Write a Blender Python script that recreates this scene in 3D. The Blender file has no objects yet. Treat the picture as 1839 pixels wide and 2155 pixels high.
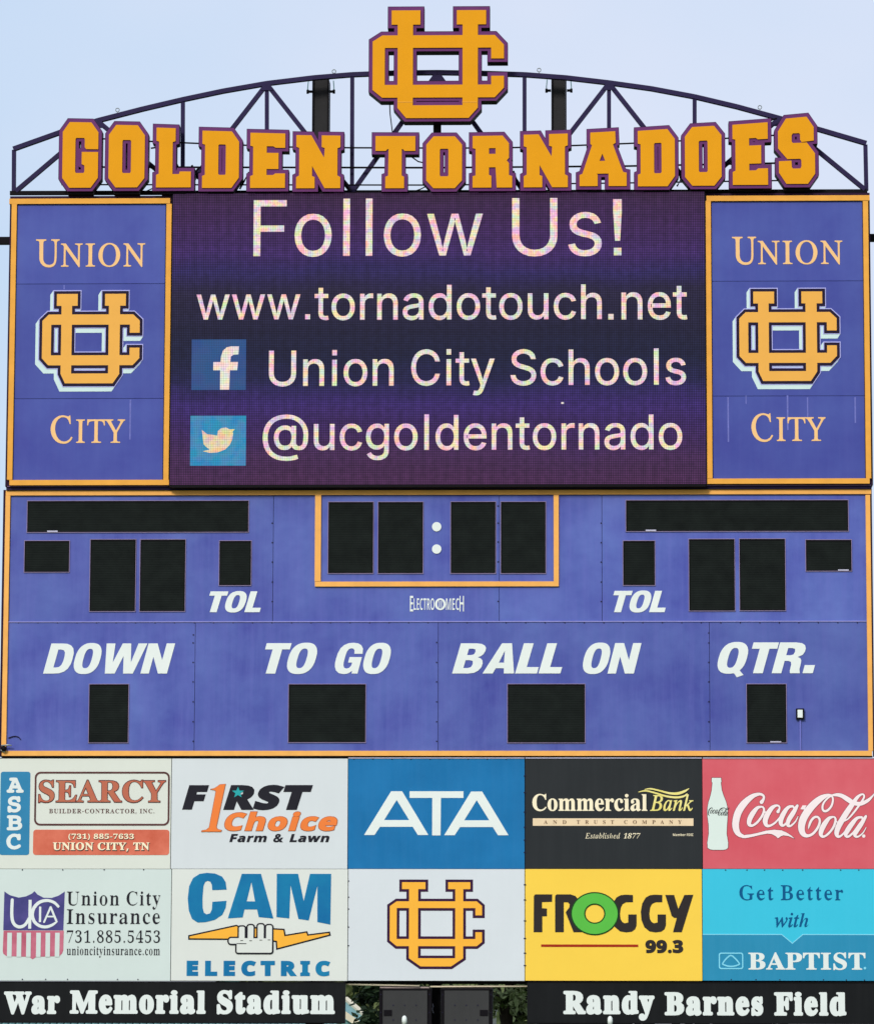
import bpy, math, random
from mathutils import Vector, Matrix
import numpy as np
from mathutils.geometry import delaunay_2d_cdt
random.seed(7)
S = bpy.context.scene
COL = S.collection

# ------------------------------------------------------------------ camera
CX, CY, CZ = 1.6628, -56.0, 1.6
PITCH, YAW, ROLL, F = 0.147842, -0.0297386, 0.00278736, 9380.77      # F in photo pixels
PW, PH = 1839.0, 2155.0
fw = Vector((math.sin(YAW)*math.cos(PITCH), math.cos(YAW)*math.cos(PITCH), math.sin(PITCH)))
r0 = fw.cross(Vector((0, 0, 1))).normalized(); u0 = r0.cross(fw)
rt = math.cos(ROLL)*r0 + math.sin(ROLL)*u0
up = -math.sin(ROLL)*r0 + math.cos(ROLL)*u0
cd = bpy.data.cameras.new('camera'); cam = bpy.data.objects.new('camera', cd); COL.objects.link(cam)
M = Matrix((rt, up, -fw)).transposed().to_4x4(); M.translation = (CX, CY, CZ)
cam.matrix_world = M
cd.sensor_fit = 'VERTICAL'; cd.sensor_height = 24.0; cd.lens = 24.0*F/PH
cd.clip_start = 0.5; cd.clip_end = 3000
S.camera = cam

# ------------------------------------------------------------------ sky, sun, exposure
SUN_EL, SUN_AZ = math.radians(32), math.radians(200)       # azimuth clockwise from +Y
w = bpy.data.worlds.new('World'); S.world = w; w.use_nodes = True
nt = w.node_tree; N = nt.nodes; L = nt.links
bg = N['Background']; bg.inputs[1].default_value = 0.1
sky = N.new('ShaderNodeTexSky'); sky.sky_type = 'NISHITA'; sky.sun_disc = False
sky.sun_elevation = SUN_EL; sky.sun_rotation = SUN_AZ; sky.dust_density = 3.0; sky.air_density = 1.2
tc = N.new('ShaderNodeTexCoord'); nz = N.new('ShaderNodeTexNoise'); nz.inputs['Scale'].default_value = 4.5
nz.inputs['Detail'].default_value = 4; nz.inputs['Roughness'].default_value = 0.45
mp = N.new('ShaderNodeMapping'); mp.inputs['Scale'].default_value = (1, 1, 1.6); mp.inputs['Location'].default_value = (.2, 3.1, 0)
L.new(tc.outputs['Generated'], mp.inputs[0]); L.new(mp.outputs[0], nz.inputs['Vector'])
rp = N.new('ShaderNodeValToRGB')
rp.color_ramp.elements[0].position = .40; rp.color_ramp.elements[0].color = (5.0, 6.3, 8.1, 1)
rp.color_ramp.elements[1].position = .62; rp.color_ramp.elements[1].color = (6.4, 6.9, 8.3, 1)
L.new(nz.outputs['Fac'], rp.inputs[0])
mx = N.new('ShaderNodeMix'); mx.data_type = 'RGBA'; mx.inputs['Factor'].default_value = 0.88
sz = N.new('ShaderNodeSeparateXYZ'); L.new(tc.outputs['Generated'], sz.inputs[0])
hz = N.new('ShaderNodeMapRange'); L.new(sz.outputs['Z'], hz.inputs[0]); hz.inputs[1].default_value = 0.0; hz.inputs[2].default_value = 0.20
hz.inputs[3].default_value = .55; hz.inputs[4].default_value = 0.0
hm = N.new('ShaderNodeMix'); hm.data_type = 'RGBA'; L.new(hz.outputs[0], hm.inputs['Factor']); L.new(rp.outputs[0], hm.inputs['A']); hm.inputs['B'].default_value = (7.4, 7.9, 8.6, 1)
L.new(sky.outputs[0], mx.inputs['A']); L.new(hm.outputs['Result'], mx.inputs['B']); L.new(mx.outputs['Result'], bg.inputs[0])
sl = bpy.data.lights.new('sun', 'SUN'); sl.energy = 2.1; sl.angle = math.radians(14); sl.color = (1, .965, .91)
so = bpy.data.objects.new('sun', sl); COL.objects.link(so)
sd = Vector((math.sin(SUN_AZ)*math.cos(SUN_EL), math.cos(SUN_AZ)*math.cos(SUN_EL), math.sin(SUN_EL)))
so.rotation_euler = sd.to_track_quat('Z', 'Y').to_euler(); so.location = (0, -30, 40)
S.view_settings.view_transform = 'Standard'; S.view_settings.look = 'None'
S.view_settings.exposure = 0.25; S.view_settings.gamma = 1; S.view_settings.use_curve_mapping = False
try:
    S.cycles.max_bounces = 6; S.cycles.use_denoising = True
except Exception: pass
ILL = (1.04, 1.085, 1.11)        # light that reaches the front of the board: used to turn seen colours into base colours

# ------------------------------------------------------------------ helpers
def at(px, py, Y=0.0):
    """photo pixel -> point of the plane y=Y in the place"""
    d = fw + (px-PW/2)/F*rt - (py-PH/2)/F*up
    t = (Y-CY)/d.y
    return (CX+t*d.x, CZ+t*d.z)

def aff(pts, Y):
    """a shape measured on the photo -> upright shape on the plane y=Y (no skew)"""
    xs = [p[0] for p in pts]; ys = [p[1] for p in pts]
    x0, x1, y0, y1 = min(xs), max(xs), min(ys), max(ys)
    xm, ym = (x0+x1)/2, (y0+y1)/2
    X0 = at(x0, ym, Y)[0]; X1 = at(x1, ym, Y)[0]; Z0 = at(xm, y0, Y)[1]; Z1 = at(xm, y1, Y)[1]
    sx = (X1-X0)/max(1e-6, x1-x0); sz = (Z1-Z0)/max(1e-6, y1-y0)
    return [(X0+(x-x0)*sx, Z0+(y-y0)*sz) for x, y in pts]

def thing(name, label, cat, loc=(0, 0, 0), group=None):
    o = bpy.data.objects.new(name, None); COL.objects.link(o); o.location = loc
    o.empty_display_size = .2
    o['label'] = label; o['category'] = cat
    if group: o['group'] = group
    return o

def wloc(o):
    v = Vector(o.location)
    while o.parent: o = o.parent; v += Vector(o.location)
    return v

def link(name, vs, fs, mat, parent=None, smooth=False):
    me = bpy.data.meshes.new(name)
    off = wloc(parent) if parent else Vector((0, 0, 0))
    me.from_pydata([(v[0]-off.x, v[1]-off.y, v[2]-off.z) for v in vs], [], fs)
    if isinstance(mat, (list, tuple)):
        for m in mat: me.materials.append(m)
    else: me.materials.append(mat)
    if smooth: me.shade_smooth()
    me.update()
    o = bpy.data.objects.new(name, me); COL.objects.link(o)
    if parent: o.parent = parent
    return o

def boxv(vs, fs, x0, x1, y0, y1, z0, z1):
    b = len(vs)
    vs += [(x0, y0, z0), (x1, y0, z0), (x1, y1, z0), (x0, y1, z0), (x0, y0, z1), (x1, y0, z1), (x1, y1, z1), (x0, y1, z1)]
    fs += [(b, b+1, b+5, b+4), (b+1, b+2, b+6, b+5), (b+2, b+3, b+7, b+6), (b+3, b, b+4, b+7), (b+4, b+5, b+6, b+7), (b+3, b+2, b+1, b)]

def box(name, x0, x1, y0, y1, z0, z1, mat, parent=None):
    vs, fs = [], []; boxv(vs, fs, min(x0, x1), max(x0, x1), y0, y1, min(z0, z1), max(z0, z1))
    return link(name, vs, fs, mat, parent)

def rect(px, Y):
    x0, y0, x1, y1 = px
    return (at(x0, (y0+y1)/2, Y)[0], at(x1, (y0+y1)/2, Y)[0], at((x0+x1)/2, y1, Y)[1], at((x0+x1)/2, y0, Y)[1])

def pbox(name, px, Y, depth, mat, parent=None):
    """box whose front face fills the photo rectangle px on plane y=Y and goes back by depth"""
    X0, X1, Z0, Z1 = rect(px, Y)
    return box(name, X0, X1, Y, Y+depth, Z0, Z1, mat, parent)

def barv(vs, fs, a, b, w, d=None):
    """square bar between two points"""
    a = Vector(a); b = Vector(b); d = d or w
    t = (b-a).normalized(); n = Vector((0, 1, 0)) if abs(t.y) < .9 else Vector((1, 0, 0))
    s = t.cross(n).normalized(); n = s.cross(t).normalized()
    k = len(vs)
    for p in (a, b):
        for sx, sy in ((-1, -1), (1, -1), (1, 1), (-1, 1)):
            vs.append(tuple(p+s*(sx*w/2)+n*(sy*d/2)))
    fs += [(k, k+1, k+5, k+4), (k+1, k+2, k+6, k+5), (k+2, k+3, k+7, k+6), (k+3, k, k+4, k+7), (k, k+3, k+2, k+1), (k+4, k+5, k+6, k+7)]

def bar(name, a, b, w, mat, parent, d=None):
    vs, fs = [], []; barv(vs, fs, a, b, w, d); return link(name, vs, fs, mat, parent)

def tubev(vs, fs, pts, r, n=8, closed=False):
    pts = [Vector(p) for p in pts]; m = len(pts); k = len(vs)
    for i, p in enumerate(pts):
        a = pts[(i-1) % m] if (i or closed) else p; b = pts[(i+1) % m] if (i < m-1 or closed) else p
        t = (b-a).normalized(); u = Vector((0, 0, 1)) if abs(t.z) < .9 else Vector((1, 0, 0))
        s = t.cross(u).normalized(); q = s.cross(t)
        rr = r[i] if isinstance(r, (list, tuple)) else r
        for j in range(n):
            g = 2*math.pi*j/n; vs.append(tuple(p+s*(math.cos(g)*rr)+q*(math.sin(g)*rr)))
    for i in range(m if closed else m-1):
        for j in range(n):
            a = k+i*n; b = k+((i+1) % m)*n
            fs.append((a+j, a+(j+1) % n, b+(j+1) % n, b+j))
    if not closed:
        fs.append(tuple(k+j for j in range(n))[::-1]); fs.append(tuple(k+(m-1)*n+j for j in range(n)))

def tube(name, pts, r, mat, parent=None, n=8, closed=False):
    vs, fs = [], []; tubev(vs, fs, pts, r, n, closed)
    return link(name, vs, fs, mat, parent, smooth=n > 6)

# ---- flat shapes: unions, differences, offsets, all through a constrained triangulation
def region(P, Ng=(), eps=0.004, both=False):
    vs, fs = [], []
    for poly in list(P)+list(Ng):
        if sum(poly[i-1][0]*poly[i][1]-poly[i][0]*poly[i-1][1] for i in range(len(poly))) < 0: poly = poly[::-1]
        fs.append(list(range(len(vs), len(vs)+len(poly)))); vs += [Vector(p) for p in poly]
    nP = len(P)
    v, e, f, ov, oe, of = delaunay_2d_cdt(vs, [], fs, 1, eps, True)
    if not f: return ([], [])
    A = np.array([(p.x, p.y) for p in v]); Fc = np.array([t[:3] for t in f]); ctr = A[Fc].mean(axis=1)
    ins = np.zeros(len(f), bool); out = np.zeros(len(f), bool)
    for k, ids in enumerate(fs):
        q = np.array([(vs[i].x, vs[i].y) for i in ids]); lo = q.min(0); hi = q.max(0)
        c = np.nonzero((ctr[:, 0] > lo[0]) & (ctr[:, 0] < hi[0]) & (ctr[:, 1] > lo[1]) & (ctr[:, 1] < hi[1]))[0]
        if k < nP: c = c[~ins[c]]
        if not len(c): continue
        px, py = ctr[c, 0][:, None], ctr[c, 1][:, None]; q2 = np.roll(q, -1, 0)
        y1, y2, x1, x2 = q[:, 1][None], q2[:, 1][None], q[:, 0][None], q2[:, 0][None]
        with np.errstate(divide='ignore', invalid='ignore'):
            cr = ((y1 > py) != (y2 > py)) & (px < (x2-x1)*(py-y1)/(y2-y1)+x1)
        hit = cr.sum(1) % 2 == 1
        (ins if k < nP else out)[c[hit]] = True
    tris = []
    for k, t in enumerate(f):
        if ins[k] and bool(out[k]) == both:
            a, b, c = (v[i] for i in t)
            ar = (b.x-a.x)*(c.y-a.y)-(b.y-a.y)*(c.x-a.x)
            if abs(ar) < 1e-9: continue
            tris.append(tuple(t[::-1] if ar < 0 else t))
    used = sorted({i for t in tris for i in t}); mpv = {o: n for n, o in enumerate(used)}
    return ([(v[i].x, v[i].y) for i in used], [tuple(mpv[i] for i in t) for t in tris])

def border(R):
    E = set()
    for t in R[1]:
        for i in range(3): E.add((t[i], t[(i+1) % 3]))
    return [e for e in E if (e[1], e[0]) not in E]

def offset(R, d, rnd=False):
    """grow (d>0) or shrink (d<0) a region"""
    V, T = R; B = border(R); s = abs(d); sg = 1 if d > 0 else -1
    tris = [[V[i] for i in t] for t in T]; ex = []
    nxt = {}
    def nrm(a, b):
        dx, dy = b[0]-a[0], b[1]-a[1]; l = math.hypot(dx, dy) or 1
        return (dy/l*sg, -dx/l*sg)
    inc = {}
    for a, b in B: nxt[a] = b; inc[b] = a
    for a, b in B:
        A, C = V[a], V[b]; n = nrm(A, C)
        if math.hypot(A[0]-C[0], A[1]-C[1]) < 1e-6: continue
        ex.append([A, C, (C[0]+n[0]*s, C[1]+n[1]*s), (A[0]+n[0]*s, A[1]+n[1]*s)])
    for b in nxt:
        if b not in inc: continue
        a, c = inc[b], nxt[b]; p = V[b]; n1 = nrm(V[a], p); n2 = nrm(p, V[c])
        cr = (n1[0]*n2[1]-n1[1]*n2[0])*sg
        if cr <= 1e-3: continue
        p1 = (p[0]+n1[0]*s, p[1]+n1[1]*s); p2 = (p[0]+n2[0]*s, p[1]+n2[1]*s)
        mxv = (n1[0]+n2[0], n1[1]+n2[1]); q = mxv[0]**2+mxv[1]**2
        if rnd:
            g1 = math.atan2(n1[1], n1[0]); g2 = math.atan2(n2[1], n2[0]); dg = (g2-g1+math.pi) % (2*math.pi)-math.pi
            k = max(1, int(abs(dg)/.6)+1)
            ex.append([p]+[(p[0]+math.cos(g1+dg*i/k)*s, p[1]+math.sin(g1+dg*i/k)*s) for i in range(k+1)])
        elif q > .45:
            m = 2*s/q; ex.append([p, p1, (p[0]+mxv[0]*m, p[1]+mxv[1]*m), p2])
        else: ex.append([p, p1, p2])
    return region(tris+ex) if d > 0 else region(tris, ex)

def sweep(R, dx, dy):
    V, T = R; tris = [[V[i] for i in t] for t in T]
    sh = [[(x+dx, y+dy) for x, y in t] for t in tris]
    ex = [[V[a], V[b], (V[b][0]+dx, V[b][1]+dy), (V[a][0]+dx, V[a][1]+dy)] for a, b in border(R)]
    return region(tris+sh+ex)

def hthin(R, d):
    """make upright strokes thinner by d and leave level strokes alone"""
    T = [[R[0][i] for i in t] for t in R[1]]
    return region(T, [[(x+d, y) for x, y in t] for t in T], .05, both=True)

def tf(R, f): return ([f(*p) for p in R[0]], R[1])

def slab(name, R, Y, depth, mat, parent, back=False, jit=None, W=None):
    """photo-measured region -> slab of given depth; front at y=Y"""
    V = W or aff(R[0], Y); n = len(V); dy = jit or [0]*n
    vs = [(x, Y-dy[i], z) for i, (x, z) in enumerate(V)]+[(x, Y+depth, z) for x, z in V]
    fs = []
    for t in R[1]:
        a, b, c = (V[i] for i in t)
        ccw = (b[0]-a[0])*(c[1]-a[1])-(b[1]-a[1])*(c[0]-a[0]) > 0
        t = t if ccw else t[::-1]
        fs.append(tuple(t))
        if back: fs.append(tuple(i+n for i in t[::-1]))
    E = set()
    for t in [f for f in fs if f[0] < n]:
        for i in range(3): E.add((t[i], t[(i+1) % 3]))
    for a, b in E:
        if (b, a) not in E: fs.append((b, a, a+n, b+n))
    return link(name, vs, fs, mat, parent)

def merge(Rs):
    V, T = [], []
    for v, t in Rs:
        k = len(V); V += v; T += [tuple(i+k for i in f) for f in t]
    return V, T

def disc(cx, cy, rx, ry=None, n=28): 
    ry = ry or rx; return [(cx+math.cos(2*math.pi*i/n)*rx, cy+math.sin(2*math.pi*i/n)*ry) for i in range(n)]
def rrect(x0, y0, x1, y1, r, n=4):
    o = []
    for cx, cy, g in ((x1-r, y1-r, 0), (x0+r, y1-r, 90), (x0+r, y0+r, 180), (x1-r, y0+r, 270)):
        for i in range(n+1):
            a = math.radians(g+90*i/n); o.append((cx+math.cos(a)*r, cy+math.sin(a)*r))
    return o
def rc(x0, y0, x1, y1): return [(x0, y0), (x1, y0), (x1, y1), (x0, y1)]
def crom(P, k=5):
    """Catmull-Rom through points of any dimension"""
    o = []; m = len(P)
    for i in range(m-1):
        p0 = P[max(0, i-1)]; p1 = P[i]; p2 = P[i+1]; p3 = P[min(m-1, i+2)]
        for j in range(k):
            t = j/k
            o.append(tuple(.5*(2*b+(c-a)*t+(2*a-5*b+4*c-d)*t*t+(3*b-a-3*c+d)*t**3) for a, b, c, d in zip(p0, p1, p2, p3)))
    o.append(tuple(P[-1])); return o
def brush(P, k=4):
    """pen stroke with a width at each point -> polygons"""
    Q = crom(P, k) if k > 1 else P; out = []
    for i in range(len(Q)-1):
        (x0, y0, a), (x1, y1, b) = Q[i], Q[i+1]; dx, dy = x1-x0, y1-y0; l = math.hypot(dx, dy)
        if l < 1e-6: continue
        nx, ny = -dy/l/2, dx/l/2; a = max(a, .5); b = max(b, .5)
        out.append([(x0+nx*a, y0+ny*a), (x1+nx*b, y1+ny*b), (x1-nx*b, y1-ny*b), (x0-nx*a, y0-ny*a)])
    for x, y, a in Q:
        if a > 3: out.append(disc(x, y, a/2, n=10))
    return out
def crop(ox, oy, s): return lambda P: [(ox+x/s, oy+y/s)+tuple(r/s for r in rest) for x, y, *rest in P]

# ------------------------------------------------------------------ letter shapes (outline points, 1000 per em)
G={}
G['i!']='0=.p/s.l3h/W3h/S/s!/5.)/$.,.o.6.e.E.a.V.e.g.o.v/$/&/5/)/G/&/U.v/_.g/b.V/_.E/U.6/G.,'
G['i.']='05/2.).{.,.l.6.b.E._.V.b.h.l.v.{/&/2/*/D/&/S.v/].h/`.V/].E/S.6/D.,'
G['i@']="5[2(,Z1;,_0V,o/z-//M-R/*.%.j.[.Z/@.U0,.[0q.j1T/*20/N2]/z3'0U3A183Q1|3W2d3Q3C3@3u3%4C2\\4c234z1^5.1+520P5./a5(/>4x.y4h.^4T.I48.<3p.83G.>34.E3$.Q2r._2l.q2i.q2].]2I.K2..>1e.:1<.?0t.P0Y.k0E/309/\\050/0:0[0H1(0]1H0z1a1B1q1i1v2-1s2F1j2Y1^2e1Q2h1Q2h1n3E1n3E/A3G/.3P.w3^.l3q.h4-.l4>.y4I/44Q/R4V0P4R0|4H1L451r3v2:3U2W3-2m2W2{1z3%1C2{0k2m0@2W/w29/Z1m/F1@/90e/50+/9/J/F.o/Z.B/x-v0B-Y0o-C1I-62*-22a-735-B3T-L3c,v3;,i2`,^!1h.n2,.q2C.{2U/22a/I2h/g2k022h0V2`0r2T1,2B192+1@1j1C1P1?1:141(1#0u0h0m0N0k020m/m0t/P1%/816/$1L.r"
G['iA']='3K.=.-0B3h133h3:.-2P.-1>1M0a3I0n3I081M/(.-!/A/a/A0@270@27/a'
G['iC']='3i1*.&0F../i.F/;.l.s/F.]0,.U0w.]1h.s2N/;3(/i3O0F3g1*3o1P3l1s3c2:3U2W3B2p3*3+2g3:2F3D1{2]1{2V2:2J2P2<2b2*2q1p3#1Z3,1*330X3-012u/i2X/P21/@1Y/:0w/@0;/P/d/j/<01.y0X.h1*.b1Z.i2*/$2</32J/E2V/[2]/s3D/s3:/O3+/.2q.k2W.S2:.@1t.21P.)'
G['iF']='2_.i.-.i3h263h263//P3//P151y151y0V/P0V/P.-'
G['iI']='1K.L.-.L.f/I.f/I3/.L3/.L3h1,3h1,3/003/00.f1,.f1,.-'
G['iS']="3*0Y.$0%.)/S.6/..L.m.i.[/3.S/\\/;/\\/A/A/N/+/a.t/y.h0;.a0Y.^0z.a1=.i1V.w1h//1t/E1y/^1u/t1k0,1[0:1G0F0n0W010h/S1#/)1@.i1e.a29.g2b.x3+/93G/]3]0-3j0\\3o123j1[3]2$3G2>3,2O2d2V2?1p2?1e2a1M2z1*300Z360;33/z3+/d2x/T2g/I2S/F2=/J2%/V1m/g1^/|1S0M1D1W1'2,0g2@0U2P0?2Z0$2]/^2X/62G.m2-.O1b.815.)"
G['iU']='3p0|.%0D.+/m.</E.X/(/#.o/O.i0&.i3h/O3h/O0+/S/c/`/D/s/*04.q0U.e0|.a1I.e1j.q2*/*2>/D2J/c2N0+2N3h343h340&3./O2v/#2X.X20.<1Z.+'
G['ia']="2J/s.$/Q.(/1.2.q.C.].Z.P.v.K/?.O/].X/t.g0,.{0:/P0L0+0U0c0\\1(0d100l130z10161*1H0y1V0i1a0U1h0=1j0$1h/h1a/I1L/711.V1B.f1a.|1y/;21/X2</v2C0;2E0h2@1&291=2-1Q1v1a1_1l1A1p0t1p.-14.-14.a1/.a0u.F0e.90P..07.'!0#.Z0C.^0].h0q.w1&/01//F13/]13070|0/0(/{/Y/r/H/i/:/^/2/O///</1/*/9.u/E.j/U.a"
G['ic']="2Q0H.%/r.+/H.=/%.[.e/(.U/X.O04.U0l.e1B/%1i/H2-/r2?0H2E1#2>1P2)1c1t1s1a2&1L2/141N1%1A1@1-1V0k1d0H1i0&1d/d1U/O1>/?0{/60Y/304/6/j/?/H/O/,/d.o0&.`0H.[0l.a1..o1C/,1O/H20/92'.{1t.e1d.R1Q.B1<.61$.,"
G['id']="2m0<.%/j.+/B.=.|.Z.d/'.T/X.O06.T0n.d1D.|1k/C2./j2?0=2E0]2B0v2:1/2-1>1y1Q1^1V1^1V3h293h29.-1X.-1X.h1R.h1>.L1/.>0u.10\\.(!0F.\\0e.`1&.n1;/)1J/F1T/i1W061T0^1K1&1;1B1&1W0f1d0F1i0%1d/d1V/O1A/?1$/60\\/306/6/j/@/H/O/+/d.o0%.`"
G['ie']='2Y0M.%/t.+/H.=/%.[.e/(.U/W.O04.T0k.d1A/$1h/F2,/p2?0F2E0e2C1)2;1E2.1^1t1t1Z2*19250k28/|.x/|.x0V1q0V1U0C1R0f1I1,1:1E1&1Y0f1e0F1i0&1e/e1X/P1E/@1-/60j/30L/30+/7/^/A/=/S/#/j.j0,._0M.[0w.b1..j1<.v1H/+1Q/<22/.2&.l1n.T1V.@1:.10r.('
G['if']="0w0]2@0]1f.31f.32@!/$.-/$2u/'38/33Q/D3d/Z3r/t3z044#0W3z0l3t0\\3?0P3C0<3E0$3A/m37/d3&/a2h/a.-"
G['ig']="2n0H,J/{,M/Y,U/<,b/%,s.m-,.`-B/8-^/M-E/[-9/m-/0+-(0H-&0r-+19-<1O-X1V.'1V.q1Q.q1>.V1/.I0u.=0\\.50<.2/k.7/D.H/#.b.d/-.T/[.O08.T0o.d1D/#1k/C2./k2?0=2E0]2C0v2:102-1?1y1S1^1X1^1X2@292@29.$24-Q2#--1c,l1B,Y0t,N!0F.h0f.l1'.x1</21K/L1T/m1W0:1T0`1K1'1<1B1'1W0f1d0F1i0%1d/d1W/O1A/@1%/60^/30:/6/n/@/N/O/3/d.y0%.l"
G['ih']="2_/E0\\/E.-.b.-.b3h/E3h/E1>/91>/O1k/k2/042@0\\2E1'2A1F261`1|1t1`2&1<2*0i2*.-1G.-1G0d1A12101O0o1b0K1h011e/t1\\/`1N/Q1:/H0z"
G['ii']="/z.b.-.b2@/E2@/E.-!/'3&.p3).c32.Y3?.V3N.Y3^.c3k.p3t/'3w/73t/E3k/N3^/Q3N/N3?/E32/73)"
G['il']="06/^.+/8.0.w.A.g.\\.b/'.b3h/E3h/F.z/K.k/U.c/e.a0#.c0..0/u.,"
G['in']="2_/E0\\/E.-.b.-.b2@/C2@/C1>/91>/O1k/k2/042@0\\2E1'2A1F261`1|1t1`2&1<2*0i2*.-1G.-1G0d1A12101O0o1b0K1h011e/t1\\/`1N/Q1:/H0z"
G['io']='2d0H.%/r.+/H.=/%.[.e/(.U/X.O04.U0l.e1B/%1i/H2-/r2?0H2E0y2?1J2-1l1i2,1B2=0l2B042=/X2,/(1l.[1J.=0y.+!0H.[0k.`1-.o1C/,1R/H1[/j1^041[0Y1R0{1C1>1-1U0k1d0H1i0&1d/d1U/O1>/?0{/60Y/304/6/j/?/H/O/,/d.o0&.`'
G['ir']='0|.b.-.b2@/C2@/C1`/F1`/U1z/k240.2A0N2F0l2E0l1a0H1e0/1b/r1Z/_1L/Q1;/H1%/E0f/E.-'
G['is']="220/.%/d.(/C.0/'.?.k.S.Z.l.Q/1/1/>/<.|/O.i/i.^0..Z0R._0m.k1%/$1+/:1(/L0w/[0f/f0M/n/h0#/;03.u0I.b0f.\\11.`1P.n1k/*2'/F27/h2B042E0X2B0w29162+1J1r1Y1[1c1A1+140{1I0l1[0T1g041l/o1h/V1\\/E1J/@14/C0{/O0l/c0a0%0X0^0J120;1Q0$1d/a1j/>1e.x1W.\\1A.E1#.30X.("
G['it']='0\\0E2@0E1f.31f.32@!.n3B/Q3B/Q/5/S.y/[.j/i.b0#._0C.c0N./09.*/{.)/P.///.B.u.a.n/0'
G['iu']='2_0/.(/e.,/F.8/,.L.r.h.f/2.b/^.b2@/E2@/E/c/J/</\\.x/w.e0A._0[.b0r.k1+.z1:/41D/M1G/l1G2@2*2@2*.-1I.-1I//1R//1=.\\0z.>0W.-'
G['iw']='4H/].-.D2@/*2@/m/\\0(.V/x.V03/Z0G0O0u2@1[2@2C/[2W.V2L.V2b/Z3K2@422@2r.-25.-1B17141q1B1q1&0Z0@.-'
G['iy']="2J.\\,V.j-1/;-./I-3/U-=/`-M/j-c/v.,.>2@/'2@/x/n0G.B01.B0C/*0Y/n1P2@282@0E-M08-20*,v/r,e/^,Y/H,R/.,P.n,R"
G['B(']="0B/Q,w/$-\\.`.I.N/;.H01.N1(.`1u/$2d/Q3K0.3K/_2b/A1s/01'/*02/0/?/A.M/_-_0.,w"
G['B)']="0B.B,w.k-_/..M/@/?/F02/@1'/.1s.j2b.A3K.y3K/K2d/j1u/|1(0(01/|/;/j.I/K-\\.y,w"
G['B,']='0-.I-0.\\.*.j.{/O.{/T.t/;.%.t-0'
G['B-']='0Q.H/m.H0G060G06/m'
G['B.']='0-/,.$.w.&.i...`.<.].Q.`.f.i.t.w.|/,/$/=.|/J.t/T.f/W.Q/T.</J../=.&'
G['B1']='2<.n.-.n.Q/K.Q/Z.S/e.Z/k.g/m.|/m2e/?22/*2$.p1y.a1|.U2,.L2<.I2Q.w2a/W3*0,3M0w3M0w.|0y.j1$.\\1..S1?.Q1v.Q1v.-'
G['B3']="2</v.&/H.)/$.2.b.?.O.P.D.c.@.w.D/3.Q/D.c/N.y/Q/%/,/6.k/P.[/q.U0-.W0@.^0Q.j0_.|0g/<0j/^0c0'0O0C0.0V/\\0\\/20\\/21,/_1,0+120E1G0U1f0Z240V2U0L2m0:3#/|3(/g3$/X2s/M2b/G2L/B1t.x1x.\\2).K2;.E2V.O2w.k38/?3K0&3Q0f3J1=351\\2l1g2>1_1n1I1L1(120Z0y160g1P0W1e0B1s0'1x/]1t/81h.s1W.Y1?.F1$.70_.."
G['B4']="2</L.-/L.Q/t.S0,.Y08.g0</'0</P.6/P.6/y0@3K1D3K1D/|20/|20/P1D/P1D/'1H.g1T.Y1f.S2*.Q2*.-!.e/|0</|0=2$0@2e/q1q"
G['B5']="2</x.&/J.)/'.2.g.?.U.P.K.c.H.x.L/2.W/@.h/I/$/L/+/&/4.o/B.a/U.X/m.U0).X0<._0M.l0[/&0c/B0f/g0`090N0X010j/e0p/:0l.t0d.U0p.k3K1[3K1^2*182*122A1*2T0{2Y0m2[/<2[/118/Q1?/{1B0g191D0y1g0L1s/g1o/?1c.x1Q.]19.H0x.90[.."
G['B6']="2<0>.&/i.,/@.?.y.^.`/0.P/j.K0W.N12.W1d.f27.z2^/;3$/\\3=0)3L0W3Q1$3O1B3G1X3;1h3,1q2t1s2a1o2N1a2=1I211#2-0y2U0l2w0a3&0Q3*0-2x/k2V/Y1x/P1,/t1=031C0S1E101<1Z0{1v0O2%/n1u/-1X.S1'.2!0@.S0W.Y0h.m0t/50x/g0s0=0g0]0T0p0:0v0'0t/m0l/P0V/V/]/f/$0#.]"
G['B7']='2</B.-1@2[/D2[/)2S.w29.s1q.K1q.N3K2&3K2&3*/{.-'
G['B8']="2<00.&/W.+/..8.i.L.S.f.F/+.A/M.H/u.\\0:.|0T/J0k/&1*.f1G.V1f.Q21.T2P._2l.s3,/63@/_3M083Q0w3I1J301d2d1m261g1l1U1P18190m1#1G0_1i0@1|/y2(/R1w.t1U.J0y./!0D1:0Y1I0h1\\0p1s0s270l2\\0c2l0W2y0G3'043*/v3%/d2o/Y2W/U29/Z1t/h1]0%1K!04.M0S.R0j.d0z/%1%/G0y/e0h0#0I09/w0Q/b0@/Q0+/F/k/B/K/G/'/W.e/o.S"
G['BA']='2z.$.-.$.?.6.B.E.K.Q.\\.^.x0G3=0Y3<2E/*2`.O2n.C3&.?3&.-0^.-0^.?1-.F1:.[10/$0v/W/:/W.|.t.x.]/*.G/S.?/S.-!/D/t0k/t0*1^'
G['BB']='3&.=.-.=.>.Z.C.k.M.u.`.x/%.x26.r2a.k2n.`2v.<2|.<320U321H3,2%2r2F2Q2Q2$2E1M1{1+1>0p2-0X2Y022g/W2\\.y28.P1Y.60g.-!0/0u0c0z1&1/161L1<1x182F1,2a0q2q0Q2w0?2u052n002a!0W.E0|.K1:.^1G/$1L/S1F0)140I0n0Z0>0`0/0`0/.n01.[07.N0C.G'
G['BC']="3?0z-|0:.*/\\.A/..e.e/;.O/u.G0].O1E.e2$//2T/^2x0<350|3<1T36243#2I2x2]3&2h3<2z3<2z1S2i1S2M212)2\\1X2w1(3&0M2s0'2J/j1`/c0[/k/]0*.w0T.Q15.E1].J2+.Z2P.t2q/=3*/,2P.N1k.-"
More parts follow.
